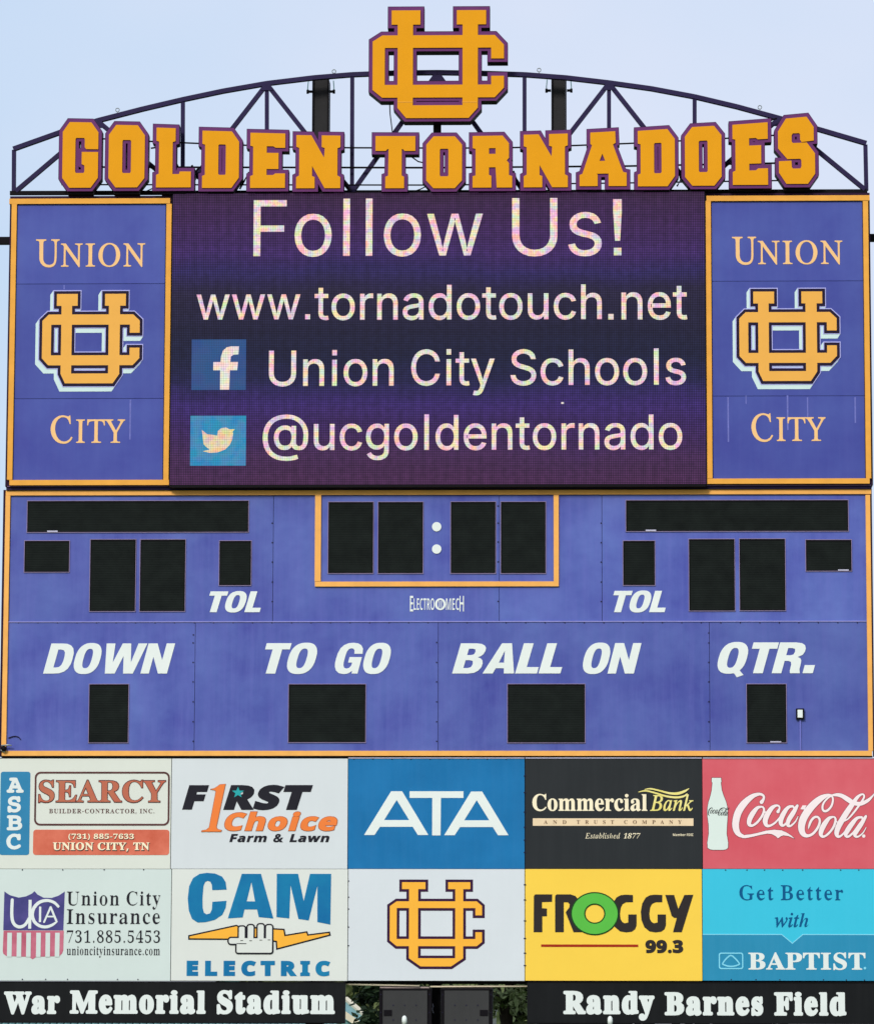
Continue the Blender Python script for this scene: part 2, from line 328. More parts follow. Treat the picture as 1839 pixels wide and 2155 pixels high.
G['BD']='3[.A.-.A.>.\\.B.l.K.t.[.w.x.w2;.t2\\.j2o.X2x.<2|.<320W321G3,2*2r2Z2Q3#2$381F3?0]36/e2s/%2C.Q1Z.60].-!0W.E16.R1^.x1v/^2$0^1v1]1^2C162i0X2v0C2t072l012^0/2F0/.u01.]07.O0C.H'
G['BE']='3%.;.-.;.>.Y.A.k.K.u.].x.{.x26.u2Z.k2n.Y2x.=2|.=322T322T1_2D1_262:1s2[1F2m0a2s0A2q082m032f002I000o0:0o0a0u0|1,141K1?1x1O1x1O/I1>/I19/m100.0|0B0j0N0Q0U000W00.p02.\\09.P0G.J0_.I13.K1X.T1x.b28.x2N/<2`/b2s/b2W.-'
G['BF']="2Y.<.-.<.>.Z.D.k.O.u.b.x/'.x2<.t2Z.j2l.X2v.;2|.;322O322O1_2>1_262*2(2F1o2[1U2i122q0_2t0A2r032j0/2S0/0p0^0v0y1-111L1;1z1M1z1M/I1</I11/{0z0A0^0S0/0Y0//$05.X0=.L0K.E0z.>0z.-"
G['BG']='3g1+.#0A.*/`.@/0.d.f/:.P/t.I0^.P1F.f2%/02T/^2x0<350z3<1V362I2y2S2{2[3&2h3<2z3<2z1S2i1S2X1y2C2@2*2[1h2o1J2|1*3&0O2s0)2J/l1a/e0]/m/Z0-.p0V.G12.:1S.=1g.H1r.Z1v.t1v/S1r/m1h0#1T0,120/120?3_0?3_0/3D0,340$3,/n3)/S3).J2*.-'
G['BH']='3v.<.-.<.>.Z.C.k.M.u._.x/$.x2@.t2[.k2m.Y2w.=2|.=320k320k2|0E2u0:2n042d0/2@0/0t1u0t1u2@1p2d1j2n1_2u192|19323f323f2|3I2w382m3/2\\3,2@3,/$3/.a38.N3I.C3f.>3f.-19.-19.>1V.B1h.L1r.^1u/$1u0V0/0V0//$02._0;.M0M.C0k.>0k.-'
G['BI']='1$.:.-.:.>.W.D.j.M.u.^.x.x.x2H.u2a.l2p.Z2x.:2|.:320m320m2|0O2x0=2p032a002H00.z04.Y0;.O0G.G0o.>0o.-'
G['BJ']="1i/@-F.{-I.`-Q.J-_.8-q.-.,.*.D.-.Y.8.j.G.t.Y.x.m.t.|.k/,.\\/0.I/(.,.z-t/'-d/<-_/Q-c/^-n/d.'/g.B/g24/a2^/Z2k/M2s.|2|.|321Y321Y2|142t1)2l1#2`0x240x/,0o.B0T-l0&-O"
G['BK']='3i.=.-.=.>.Z.C.l.M.u._.x/$.x2@.u2[.l2m.Z2w.>2|.>320k320k2|0F2u0;2n042d002@000c1`2:1u2S1|2g1m2w1B2|1B323Q323Q2|3H2|2d2h1x2.1.1<3:.[3R.F3r.>3r.-18.-18.>1Q.?1a.B1j.H1m.O1h.\\1[.o0@0O000?00/$03._0<.M0N.C0k.>0k.-'
G['BL']='2o.<.-.<.>.Z.C.k.M.u._.x/$.x2@.t2\\.k2n.Y2w.=2|.=320s320s2|0I2w0=2p052e0/2@0//&02.\\08.R0A.L0c.I15.L1Z.U1x.e27/#2L/C2^/m2p/m2W.-'
G['BM']='51.;.-.;.>.X.C.j.M.u._.x.|.x2C.t2e.m2o.b2u.<2|.<3202321\\/a3,324z324z2|4_2v4N2l4D2Z4A2?4A/(4F.X4L.L4W.D4z.>4z.-2Q.-2Q.>2v.F3&.M3-.Y32/&322T1?.-1-.-/<2J/</#/@.]/K.K/^.A/|.>/|.-'
G['BN']='3Y2X-|/>2#/>.|/A.^/J.L/[.B/z.>/z.-.?.-.?.>.c.D.n.K.t.V.y.|.y2I.Q2v.?2|.?32/o322L/|2L2>2G2c2@2n262t1j2|1j323K323K2|3-2w2v2n2n2\\2k2>2k-|'
G['BO']="3x1$-|0N.'/|.4/T.J/1.g.o/0.Z/Y.M0,.I0].M13.Z1`.o2//22R/U2o0#3+0Q391(3=1X392*3+2R2p2t2T36213L1b3Y143]0]3Y0,3L/Y36/02s.g2P.J2(.41U.'!1(.91Z.G2$.o29/X2@0]281`1{2J1U2s1#3&0K2s0'2J/k1a/d0]/l/Z0*.p0P.G"
G['BP']='2g.<.-.<.>.Z.C.k.M.u._.x/$.x2@.t2[.k2m.Y2w.=2|.=320O321>3/1o3#232k2K2S2Y242^1k2S17240i1Y0O0k0G0/0G0//$02._0;.M0M.C0k.>0k.-!0/0_0B0_0m0d1/0v1>1:1C1h1?2<122[0u2n0Q2t0@2r062m012c0/2S'
G['BQ']="3x2?,m1G,z0a-G04.,/`.B/8._.s/).\\/T.M0).I0].M13.Z1`.o2//22R/U2o0#3+0Q391(3=1X392*3+2R2p2t2T36213L1b3Y143]0]3R/k31/)2V.O1i.-2--Z2S-?3(-63W->3Z-+2x,s!1(.91[.G2$.o2:/X2A0]291`1{2J1U2s1#3&0K2s0'2J/k1a/d0]/l/Z0+.p0Q.G"
G['BR']='3D.<.-.<.>.Z.C.k.M.u._.x/$.x2@.t2[.k2m.Y2w.=2|.=320R321P3+242o2Z2I2f1m2[1<290q1Z0Y2u._3/.G3:.@3K.>3K.-1q.-0B0M0/0M0//$02._0;.M0M.C0k.>0k.-!0/0c0D0c0r0i170{1I1A1O1o1F2J1+2j0Y2t0C2r072k012^0/2F'
G['BS']="2K.X-|.X/q.k/q/&/1/B._/h.E0>.<0`.A0z.Q10.i16/,1(/T0Z/s/v08/C0V.z0v.e1@._1k.c27.p2X/+2r/F3,/g39023=0^381K3(1X3-1_3=1r3=1r1^1a1^1U2'1D2F1/2_0q2r0W3$0;3(/v3#/_2o/P2[/K2A/O2)/\\1o/r1^0v101A0v1\\0b1p0L2#052*/u2,/X2'/01r.g1Y.J18.50i.'09.#/q.%/(.9.r.4.j-|"
G['BT']='2l//.-//.>/N.B/a.L/k._/o/$/o2v/92o.n2X.V24.J1].81].8322_322_1\\2O1\\2B252*2Y1^2o1&2v1&/$1*.^13.K1G.B1g.>1g.-'
G['BU']='3W0q-z/{.+/E.J/&/$.v/n.v2@.s2[.j2m.X2w.<2|.<320i320i2|0C2u092n022d0.2@0./_03/+0D.`0a.J12.C1e.L20.e2F/62M/r2M2?2J2[2@2l2-2v1g2|1g323E323E2|3+2u2v2j2n2Y2k2?2k0.2a//2A.M1d.+'
G['BV']='2q0M-z.Y2B.C2i.52u-y2|-y320L320L2|012z/y2u/o2l/k2_/t2?0|/b1{2>2(2^2$2l1u2u1J2|1J323%323%2|2l2y2]2p2P2`2C2D0_-z'
G['BW']="4t0$-|.M2N.<2p.02x-x2|-x320.320.2|/i2u/b2l/_2_/g2:0X/l1L2&1=2T152g1*2r0u2x0^2|0^322|322|2|2Y2u2N2a2T2G3E/y4.26462[432j4+2s3w2y3b2|3b325'325'2|4p2v4c2j4P2@3)-|2q-|1[1T07-|"
G['BX']="3B.8.-.8.>.b.K/-.o0:0I.{2G.\\2n.N2x.;2|.;320m320m2|0^2|0A2v072d0B2I1(1@1a2:1n2Q1r2c1g2u1D2|1D323532352|2p2x2X2l2A2X2*2:181(2b.f2y.I3+.A3;.>3;.-0g.-0g.>15.D1A.V1=.f12.|0K00/]/$/S.k/O.Z/\\.E0'.>0'.-"
G['BY']='2o/8.-/8.>/V.C/g.M/p._/t/$/t0,.[2H.J2c.;2r..2x-z2{-z320H320H2{0<2{/z2u/q2n/o2e/w2M0q0[1l231x2J1|2]1o2s1F2{1F322|322|2{2l2w2^2m2D2M1+0D1+/$1.._17.M1I.C1g.>1g.-'
G['BZ']="3%.A.-.A.8132s0O2s0'2p/`2i/F2\\/12G.y2).j1[.Y1[.f322[322[3&/l.J0h.J1M.R1|.j2E/:2\\/w2m/w2\\.-"
G['Ba']="1w0x.#0[.(0I.70A.P/j.//2.$.m.).U.8.F.O.A.l.L/;.l/[/J/w0@070@0j0=1)04190$1C/g1G/F1A/;11/L0l/N0`/K0P/A0C/20;.z08.h0;.Z0D.Q0S.N0e.R0|.^15.r1F/21S/Q1[/u1]0X1W1&1C1<0|1D0K1D.k1F.U1O.O1_.W1h.I1E.,!/j.O0'.V0@.l0@/|/m/j/R/N/I/'/Q.["
G['Bc']='1D/o.#/J.(/*.8.h.P.S.q.E/=.@/i.F0=.U0f.m1./31H/X1X0(1^0S1Y0s1I1.12140n120]1)0P0v0H0e0E0G0Q0=0t0>1.071A/|1H/]1</I0q/C04/I/N/\\.y/y.]0E.S0h.\\1..u1<.i0q.B0F.+'
G['Bd']="27/_.#/>.(.{.7.b.P.P.o.D/;.@/f.E0=.Q0f.d1//$1H/C1X/e1]061T0X170X2V0U2h0M2s0?2z0)2|0)321^321_.c1d.V1n.M2&.I2&.81E.30X.#0X.T05./!0$.I04.L0C.V0P.e0X.y0X0k0R0z0G1-08150'18/f10/U0s/L0K/I/l/K/5/U.g/e.Q"
G['Be']='1L/m.#/H.(/(.7.g.P.R.r.E/@.@/p.E0B.S0i.h10/*1I/K1X/p1]0J1T0r17110c1:/y/H/y/R/4/m.e0@.W0f.b1-/)1<.v0q.H0F.,!/G090B090@0u0:140.1C/t1H/[1=/L0x'
G['Bi']='0?/82//$23.n2=.c2N._2a.c2u.n3,/$37/83:/K37/\\3,/f2u/j2a/f2N/[2=/K23!.?.-.?.=.P.@.Z.G.`.R.`1/.\\1<.R1B.A1D.B1U/g1U/g.e/i.S/m.G/w.@0-.=0-.-'
G['Bk']="2,.>.-.>.=.P.@.Z.G.`.S.a2S.\\2r.S2y.A2|.B32/g32/g/|0\\0q0i1'0m150d1A0G1D0G1U1x1U1x1D1S1;121#0W0J1y.O2-.B2=.=2=.-0L.-0L.=0c.A0h.M0a.^/v/f/g/Y/h.S/m.G/w.@0-.=0-.-"
G['Bl']='0@.?.-.?.=.P.@.Z.G.`.R.a2S.\\2r.S2y.A2|.A32/g32/g.e/i.S/m.G/w.@0-.=0-.-'
G['Bm']='4;.?.-.?.=.P.@.Z.G.`.R.`1..[1;.Q1B.@1E.@1U/e1U/e1(051P0f1]141W1P1D1_1$211O2g1]3<1Q3Y1.3c0M3d.S3i.G3s.@4).=4).-2>.-2>.=2N.@2X.G2].S2_.e2_0R2]0j2Y0{2O1+2>1.1|1&1c0f1c.e1e.S1j.G1s.@2).=2).-0@.-0@.=0P.@0Z.G0_.S0a.e0a0R0[0{0Q1+0@1.0#1%/e0d/e.e/g.S/k.H/u.@0*.=0*.-'
G['Bn']='2B.?.-.?.=.P.@.Z.G.`.R.`1..[1;.Q1B.@1E.@1U/g1U/g1*071Q0l1]1C1Q1`1.1i0M1i.e1k.S1p.G1z.@20.=20.-0C.-0C.=0H.=0].G0d.e0c0j0^0{0T1+0D1.0&1%/g0d/h.S/m.G/w.@0-.=0-.-'
G['Bo']='1o/|.#/R.(/-.8.i.R.S.s.E/A.@/m.E0@.S0h.i1//-1H/R1X/{1]0J1X0n1I12101I0i1W0A1\\/m1W/?1I.r12.Q0n.80K.(!/|.80:.?0J.T0R/$0U/m0R0\\0I1.091C/|1J/c1C/S1./K0\\/H/m/K/%/S.T/c.?'
G['Br']='1>.?.-.?.=.P.@.Z.G.`.R.`10.[1<.R1B.A1D.B1U/e1U/e0u/x17041L0K1Y0b1]0{1Z121O1=1>1@1)1>0q150c1(0Z0q0W0b0Y0W0`0H0s0@0z061#0(0x/u0j/k0U/h09/h.e/k.R/r.F0&.@0>.=0>.-'
G['Bs']="1?/j.#/M.'/*.3.v.6.i.1.`.$.Q.$.Q/<.b/<.o.q/*.T/C.B/_.</u.?0,.H06.U09.g00/'/o/<.y/g.c/|.V0:.R0U.Y0|.n1B/51W/`1^/y1[0N1P0X1S0_1^0m1^0m0W0]0W0P0w0=140'1B/h1G/U1E/G1=/?11/<0|/>0m/F0a/e0M0V0%0j/j0v/R0z/20s.`0].?0;.*"
G['Bt']='0]/O.$/,.).o.7.b.Q.].t.]16.A16.A1K/+26/T2m/c2m/c1U0I1U0I16/c16/c/%/h.`/p.X/{.U06.^0G.x0W.o0?.E/x.,'
G['Bu']='2</V.#/..*.n.>.`.`.[/4.[0q.Y1+.T19.J1B.81E.81U/a1U/a.w/c.g/j.[/u.S0*.Q0F.X0].o0]0q0[1,0V1:0J1B061E061U1c1U1c.s1e.`1j.T1u.N2-.K2-.:1K.40].#0].U0J.@03.0/s.&'
G['By']="1K.a,U.J,X.7,d.*,v.&-3.)-D.2-R.?-\\.Q-_.`-].m-V.u-J.x-;.w-0.z-'/)-$/6-+/E-=/T-[/_.(.F12.<1>.(1D.(1U/u1U/u1D/[1@/U1;/S12/X0z02/J0e1#0g110e1;0^1@0D1D0D1U1K1U1K1D1>1A14180|0k/u-o/T-'/D,l/2,^.y,W"
G['IB']="2|-e.--i.:.-.>.@.H.M.Z.W.v/Q2F/W2i/T2w/K3&/;3,/$3./(3<0y3<1b35293#2V2]2_222S1[2-151H0t1t0\\24092=/d27/;2$.q1_.T16.?0^.10$.-!0:0|0z1)1N1>1j1a1s261i2^1M2w0x3%0X3#0K2s0B2_/v1,/x1'0#1$!/l.B0R.K1&.e1B/41L/k1E07110R0j0a0;0f/v0d/n0`/i0W/=.g/<.Y/?.M/G.F"
G['IC']="3B0S.#/w.)/H.:.{.V.^.{.L/P.G0,.L0\\.[13.s1a/922/^2W0.2v0s3;1`3F203A2s303&35303A3>3A2|1k2n1k2o2&2h2P2U2p273)1g301>3*0o2s0I2Y0'27/e1g/O18/@0^/<0(/E/@/_.i0/.J0e.@1E.I1{.e2T/:2a/.26.[1b.<11.)"
G['IE']="31-e.--i.:.-.=.?.F.L.X.W.v/Q2F/W2h/T2v/K3&/;3,/$3./(3<3#3<2i212^212\\2O2W2c2L2p2:2y1T3%0u3%0W2|0N2w0H2o0=2Q/r1#0Q1#0|1'1@121S1G1`1e1m1e1>/t12/t14041/0U1'0^0v0c0O0f/m0f/>.k/<.\\/?.Q/G.I/l.E0m.G18.O1X.]1t.p22/12G/S2U/S2$.-"
G['II']="0n-h.--l.:.7.?.B.F.K.Q.Z.v/T2F/Z2h/W2v/N3&/>3,/'3./+3<123<1/3.0j3+0Y2|0L2j0A2M/G/#/A.Z/D.L/M.B/\\.=/t.:/p.-"
G['IN']="3_1q-|/m2:.x/'.q.X.t.J/#.A/M.:/I.--e.--i.:.*.=.>.F.L.X.W.v/W2V/T2l/K2{/<3+/$3./(3<0/3<2&/?2v2Z2x2k2t2y2k3(2A3.2D3<4)3<4%3.3]3*3P3#3F2r372M2$-|"
G['IO']="3o0A.#/h.(/<.8.s.Q.X.s.H/C.B/u.G0H.S0v.g1G/'1q/G2=/j2^082y0a34133A1^3F273@2b303+2p3D2N3T2$3Y1M3V1(3M0\\3?063,/k2o/H2U/(28.e1s.M10..!0B.70d.<1+.J1I.`1f/#2&/E2</l2N0=2\\0i2e1=2g1j2a2E2N2l2/3*1_321;3,0q2w0O2]0/2;/m1l/U1=/=0L/60'/4/\\/;/&/P.X/p.?"
G['IT']="2i._.-.a.:/4.@/A.I/L.V/^/,0_2r0[2{0M3$/o2{/Q2u/92i/'2Y.s2B.h2%.Y2&.w3<383<2|2#2o2#2p282l2Y2_2n2G2z1y3$1]3$1P2z1I2l0I/00?.X0C.I0M.@0_.<1(.:1$.-"
G['IU']="3V0A.#/^.+//.E.k.l.a/D.d/a/J2I/P2i/M2x/C3'/23,.q3/.t3<1*3<1(3/0_3+0K2y0=2c022B/N/a/J/@/P.v/c.[0(.J0Q.D0u.H1;.S1V.d1k.|2#/I270.2e2(2o2a2m2t2d3&2T3,2:3/2<3<4%3<4#3/3s3/3S3'3>2i352Q2Q/v2>/=2'.k1d.J1B.40s.'"
G['IY']="2a.].-.a.9/2.?/?.F/I.O/U.o/z0B/<23/$2g.q2w.b3'.Q3,.:3..>3<0S3<0O3.0%3(/v2z/s2l/u2^0Y0d1k2+232U2<2d2>2p2;2{213(1z3,1a3.1e3<3Q3<3M3-3:3)3&2v2M2D0d0F0;.b0:.U0=.G0I.>0{.90w.-"
G['Ia']="1u._.%.G.*.5.7.*.N.&.m.-/J.?0(.^0]/-11/[1Q001[0R1R0a170j1T1C1T0`/-0W.Y0Y.R0b.P0u.[19/#1B.u0i.90<.%0(.-/{.D0'.f08/I/m.k/J.D/(.-!/%.N/5.R/G.]/k/*02/`0K0B0R0_0T0z0K1?021J/m1B/O1)/30[.w0(.g/M.b.v.i.X"
G['Ib']="1s/%.%.[.(.?.3...A.(.Q//2m/02z/.3)/)3/._32.c3>/13C/o3R/u3P/v3K/:0t/n1K0O1[0t1U171@1J0{1Q0S1L0*1>/\\1)/60g.m0E.P/y.9/P.*!/2.6/W.>/{.U0@.x0Y/J0j/z0o0L0k0j0_1'0L16031:/n13/Q0w/90R/&/z.c.o._.S.j.>"
G['Id']='2(.j.%.M.*.7.:.).T.$.v.(/>.2/b.C0..Y0R.s0s/616/M1G/e1R/|1Y091[0Z1V0k1D122o113(1+3.0b320e3>133C1q3R1v3P1x3K0i/$0c.Y0g.O0s.K10.X1Q/$1\\.u1?.Q1&.80i.*0R.%08..00.H04.j0B/C/z.h/X.B/6.,!/..I/@.L/R.X/x/(0@/a0X0E0^0b0a0|0^140X1@0M1I0?1K/x1C/W1+/80^.x0+.f/O.`.{.c.f.k.V.w.L'
G['Ie']="1>/,.&._.-.B.B./.c.)/6.,/V.6/x.F0@.[0`.u0|/81:/g1S0<1[0W1X0k1N0w1>0{1)0n0[0I06/f/t.j/a.f/I.e/5.l.g/'.O/J.G/{.T0V/$0`.t0?.Q/x.9/S.+!.m/q/O0&/{0@0<0b0E1.0?1B0-1I/r1E/\\17/F0{/20_.{0="
G['Ih']="2*0K.$02.)0#.:/x.V0&/'0R0W0X0o0U0z0K1$0%0k/V02///7.l.--t.-/-2`/+2k/&2q.g2v.]2v.]3./A34043A/F0>/j0p01190R1N0v1U181O1H1>1N0|1I0X0p.n0o.f0q.\\0z.X13.f1Q/51_/,1;.O0p./"
G['Ii']="0*/M2O/A2Q/52Y/.2d/+2q/.3$/53//A37/M3:/Z37/f3//n3$/p2q/n2c/f2X/[2Q!.N.%.5...-.J.0.b.i1'.f12._19.>1>.A1J/31U/O1[/T1Y/V1S.l.|.g.a.j.R.u.M/3.Z/U/'/_.w/'.9"
G['Ik']="1r0S.&0B.*04.6/t.l/K/t.{/T.V.--z.-/:2c/=2x/;3)/53/.k32.o3?/@3E/q3Q/|3R0'3P0(3K/'/p0<0i0V1&0_170W1A0>1E0D1Q1p1Q1m1D1C1;0o0x/w0:0O.v0^.\\0g.S0q.Q1/.\\1L.|1V.r1=.P1$.80g.*"
G['Il']="0&.M.&.?.(.4./.-.9.+.G./.c/52a/82v/63)//30.g36.i3B/;3G/v3R0#3P0$3L/{3<.k/'.e._.h.S.q.O/-.[/M/%/X.u/<.R.z.9.a.*"
G['In']="210W.$0I.'0?..08.906.I0=.n0e0Q0k0w0g1,0Z120L1/0<1&/r0a/N06/0/a.p/%.W.--{.-.b0V.k1&.i10.b17.>1<.@1H.p1N/U1[/X1Y/X1S/00*/a0g05180^1Q1&1Z1C1Q1M151K0u1D0W0p.m0n.^0r.R0|.O19.]1W/.1a/&1A.M0y.."
G['Is']="0q.{.%.b.'.3.3.).1.$.)-q.).&/=.1/<.7.n.E.P.Z.=.t.7/0.;/A.G/M.Z/Q.r/K/0/;/K.l0(.[0G.U0g.[1,.l1E/-1V/N1[/f1Z0:1M0F1P0J1Y0U1Y0H0O0<0O011$/v1@/U1J/F1G/91>/112/.1$/40f/n/m0&/M0,/,0).l/y.U/j.A/U.2/=.("
G['It']='04.N.%.6.....G./.Y.o1:.@1:.C1H/%1e/[2M/j2M/Q1O001O0*1:/K1:.o.{.i.Z.l.O.u.L/0.X/O.|/Y.q/%.8'
G['Iw']='3).].%.Y0(.V0c.N1+.A1;.*1@.+1K/#1\\//18/40$/5/.0g1\\0s1\\12.t1b/S2:0<2F0V2J0i231/201>221J281S2A1Y2M1[2Y1X2c1P2i1B2k102W0I1s/H0i.%0_.%0F0V.i.%'
G['M-']='0Q.H/m.H0G060G06/m'
G['M1']='2Y/C.-/0.3/).E/+.Q/2.W/V.[02.[0224/J2$/D2$/32)/.28/32F/C2O0K2i0Y2k0c2f0f2V0f.[1@.[1d.W1k.Q1m.E1g.31S.-'
G['M3']="2Y05-|/o.%/P.+/6.6.{.B.n.Q.i._.p.p/(.v/9.q/j.\\07.U0[.Z0w.k1//+15/K10/j0z0(0_08/|0C/w0U/{0e0-0k0R0q0e0y0u1,1%1>1(1S1#1p0o2,0Y2;0>2@/x2:/^2./K1|/;1w/,2#/&22/*2?/72M/L2Z/d2d0&2k0B2m0b2j1%2_1=2O1O291[1y1_1\\1W141A0o0v0[1?0L1X041h/p1m/K1h/&1Z.`1D.F1'.30^.&"
G['M5']="2Y04-|/Y.&/0.1.o.B.f.U.m.e/#.k/c.W00.R0Y.Y0x.l12/119/W16/q1-0-0y0@0f0O0P0X080[/m0U/E0B/60>/,0@/'0G/$0_/$2O/+2^/B2c142c1K2\\1S2I1K261420/S20/S0z/|1+0D1/0i1*1/0w1J0a1_0E1l0$1p/Y1k/21].i1F.K1(.50].'"
G['M6']="2Y0K-|/|.(/Y.:/=.V/(.|.u/O.q0*.w0q/11S/P2*/z2O0S2f142m1]2i1e2c1h2W1f2M1_2F182B0W270(1q/a1=/O0P/w0r0L1$0n0y110k1J0V1^0;1j/t1n/Q1j/+1^.d1K.H12.40m.'!0I.Q0e.W0|.h11/*16/N11/r0{050c0H0F0N0)0H/k06/\\/u/W/S/\\/-/l.j0+.W"
G['M7']="2Y/x.'/m.)/i.1/k.<1822/F22/?1u/-1m.w1s.r2).v2P.|2^/22c1W2c1d2_1i2R1g2;0H.40C.)0:.'"
G['M8']='2Y0C-|/w.&/W.2/<.E/(.^.v.|.r/D.v/c/)0%/>0</[0M/80f/#1,.v1S.z1s/,25/@2L/Z2^/y2j0C2m0g2j1,2^1F2L1Z251g1s1k1S1d1,1N0f1*0M1H0=1]0&1j/c1o/B1k.z1^.]1I.D1..20h.&!0C0c0b0i0{0x1016161T111p0{2-0c2=0C2B0$2=/f2./V1q/Q1S/V16/f0x0$0i!0C.P0d.U1#.e14/#19/B14/b1#/z0c000C050#00/c/{/S/b/M/B/S/$/c.f/|.U'
G['MA']="2Y.P.-.5.1.0.8...E./.P.5.W.U.[/j1u/:1u.y1z.r2'.p22.r2?.y2F/D2J0G2J0^2F0e2@28.[2U.W2Z.P2\\.E2Z.92V.22>.-1?.-0|.10u.80r.E0t.P0{.W1=.[1[.[1</O/I/O/-.[/M.[/i.W/p.P/r.E/p.8/i.1/L.-!/Y/{1,/{0>1u"
G['MB']='2Y.`.-.O.3.I.E.K.Q.Q.W/$.[/$1u.T1y.M2&.K22.Q2D.b2J0G2J1+2C1X2.1s1g1|1:1p0g1O0G1v0123/l2;/C27/&2,.e1s.N1Y.<13.10W.-!/W0V0B0V0j0Z1-0d1>0w1C181:1Z0z1n0O1u/W1u!/W.[0F.[0|._1D.k1V/&1\\/D1U/f1A/z0y0*0I0./W0.'
G['MC']='2Y0N.#/v.)/I.=/#.\\.`/+.M/\\.G0;.M0s.`1K/#1t/J2:/w2N0O2U0z2O1Q2?1Z2K1i2O1y2L2&2B2(172$1#1w0x1k0w1X0|1R1-1M1B1C1\\101p0p2$0O2(/t1x/L1W/21$/)0;/-/j/9/E/M/&/g.i0-.[0Q.V1,.`1_/$1r/,2*/&20.o2-.d2#.X1Z.?1).+0i.%'
G['MD']="2Y/e.,.f.-.T.3.N.E.P.P.U.W.v.[.v1u.m1u.U1z.P2'.N22.P2@.X2F.u2J0=2J0p2D1B221f1o2&1H260r2<0;26/]2#/+1`.]1<.B0e.1!/x.Y0d.b1:/#1V/Q1_0;1V1%191S0b1m/u1v/O1u/O.["
G['ME']='2Y.[.-.I.3.C.E.E.Q.L.X.k.[/&.[/&1u.k1u.L1y.E2&.C22.F2@.M2F.k2J1k2J2#2C2(202(1<2$1&1w0z1k0x1`0z1Y1%1T1;1T1u/Y1u/Y0`0U0`0U0q0Y100`150j170u150{1.1%0j1%0-0{/i0u/c0j/a0`/c0Y/i0U08/Y08/Y.[1T.[1T/61X/U1_/\\1k/^1w/\\2$/V2(/>2(.E2#.31k.-'
G['MG']="2Y0T.#/w.)/G.<.z.[.\\/).J/[.D0;.J0s.\\1K.y1t/E2:/r2N0L2U0y2P1M2@1W2M1e2Q1s2N1{2F2%1w2%1K1z141r1/1Z1/1S161K1I1?1^1+1q0k2$0L2(/r1x/I1Y/.1&/&0;/*/i/7/B/M.|/i.d02.V0Y.Q1'.V1Q.e1Q/Y0Y/Y0K/_0G/o0K0&0[0*250*2B0%2F/o2D/d2@/^2)/Y2).P2$.@1U./1,.&"
G['MI']='2Y/*.-.r.3.l.E.n.Q.u.X/:.[0).[0)1u/:1u.u1y.n2&.l22.o2@.v2F/:2J1\\2J1n2D1t221r2&1l1y1M1u0]1u0].[1M.[1k.X1r.Q1t.E1r.81l.11M.-'
G['ML']='2Y.X.-.F.3.@.E.C.Q.I.X.g.[/6.[/61u.g1u.I1y.C2&.@22.C2@.J2F.g2J0W2J0i2D0o220m2&0f1y0G1u/j1u/j.[1e.[1e/W1i/v1p/|1|0$2//|26/v2:/W2:.E24.31|.-'
G['MN']="2Y1J.*1>.:/D1Y/D.[/l.[0,.W02.P04.E01.80+.1/g.-.`.-.N.3.I.E.J.P.P.W.o.[.o1u.F1y.<2&.822.;2?.D2F.q2J/42J/J2F/X251I/&1I1u1%1u0f1{0]220_2?0f2F1'2J2+2J2=2D2B222A2'2;1z1w1u1w.81u./1q.*1_.("
G['MO']="2Y0C.#/m.*/B.=.x.].]/,.L/^.F0<.L0u.]1M.x1v/B2;/m2N0C2U0s2N1D2;1h1v2)1M2;0u2@0<2;/\\2)/*1h.[1D.<0s.)!0C.Q0s.[1?.z1W/R1_0<1W1&1?1X0s1v0C2&/l1v/G1X//1&/'0<///R/H.z/m.["
G['MR']='2Y.X.-.G.3.A.E.C.P.H.W.].[.{.[.{1x.\\1x.H2#.A24.G2D.X2J0.2J0|2D1;2=1N231\\2&1h1o1t1S1x141s0k1b0M1F060{0(11/v2%.[20.[2H.W2M.P2O.E2J.328.-1n.-1c./1[.40U/f0G/s08/y0%/|/T/|/T.[/j.[0+.W01.P03.E01.80+.1/l.-!/T0M0>0M0q0U160j1@15161Z0r1p0@1x/T1x'
G['MS']="2Y/#-z.i.(.a.B.]/:.b/P.j/U.v/W///O/D.x/Z.b/y.T0F.O0m.T12.d1E.{1K/<1D/[1//o0e/z050'/V04/-0I.o0h.g19.k1X.y1u/522/S2E/v2Q0D2U0k2P1=2B1B2O1R2S1d2O1k2F1q1L1k1:1Y141H1:141c0{1t0a2%0A2(/w2#/Z1o/H1X/B1</J0y/c0f030[0g0T1N0A1t/x2'/B1w.l1Y.E1).+0D.#/n.)/=.:/6.%"
G['MT']='2Y/A.-/0.3/*.E/,.P/1.W/G.[0).[0)1u/%1u.|0z.x0[.p0U.c0S.Q0Z.L0m.P23.V2D.i2J1x2J202D26232:0k250Y2$0S1p0U1i0[1d0z1a1u0]1u0].[1B.[1U.V1\\.E1V.31E.-'
G['MU']="2Y0C.#/d.-/6.K.s/#.i/h.i1u.a1u.I1z.D2'.B22.D2@.L2F.k2J/S2J/s2F/y2?/|22/y2'/s1z/S1u/D1u/D/o/J/:/Z.o/v.Y0F.R0p.Y12.o1A/:1G/o1G1u151u0n1y0g2&0d220f2?0l2F1.2J2,2J2=2D2C222A2'2<1z1x1u1x/h1o.|1T.K1'.-"
G['MY']="2Y/M.-/2.1/,.8/*.E/,.Q/3.X/R.[0(.[0(/n.n1u.N1z.H2'.G22.I2@.P2F.n2J/_2J/y2F0$2?0&220$2'/w1z/[1u/P1u0E0@1>1u101u0q1z0l2'0j220l2?0q2F142J1q2J252F2<2?2>222<2'261z1q1u0[/i0[.[11.[1P.X1V.Q1Y.E1W.81Q.115.-"
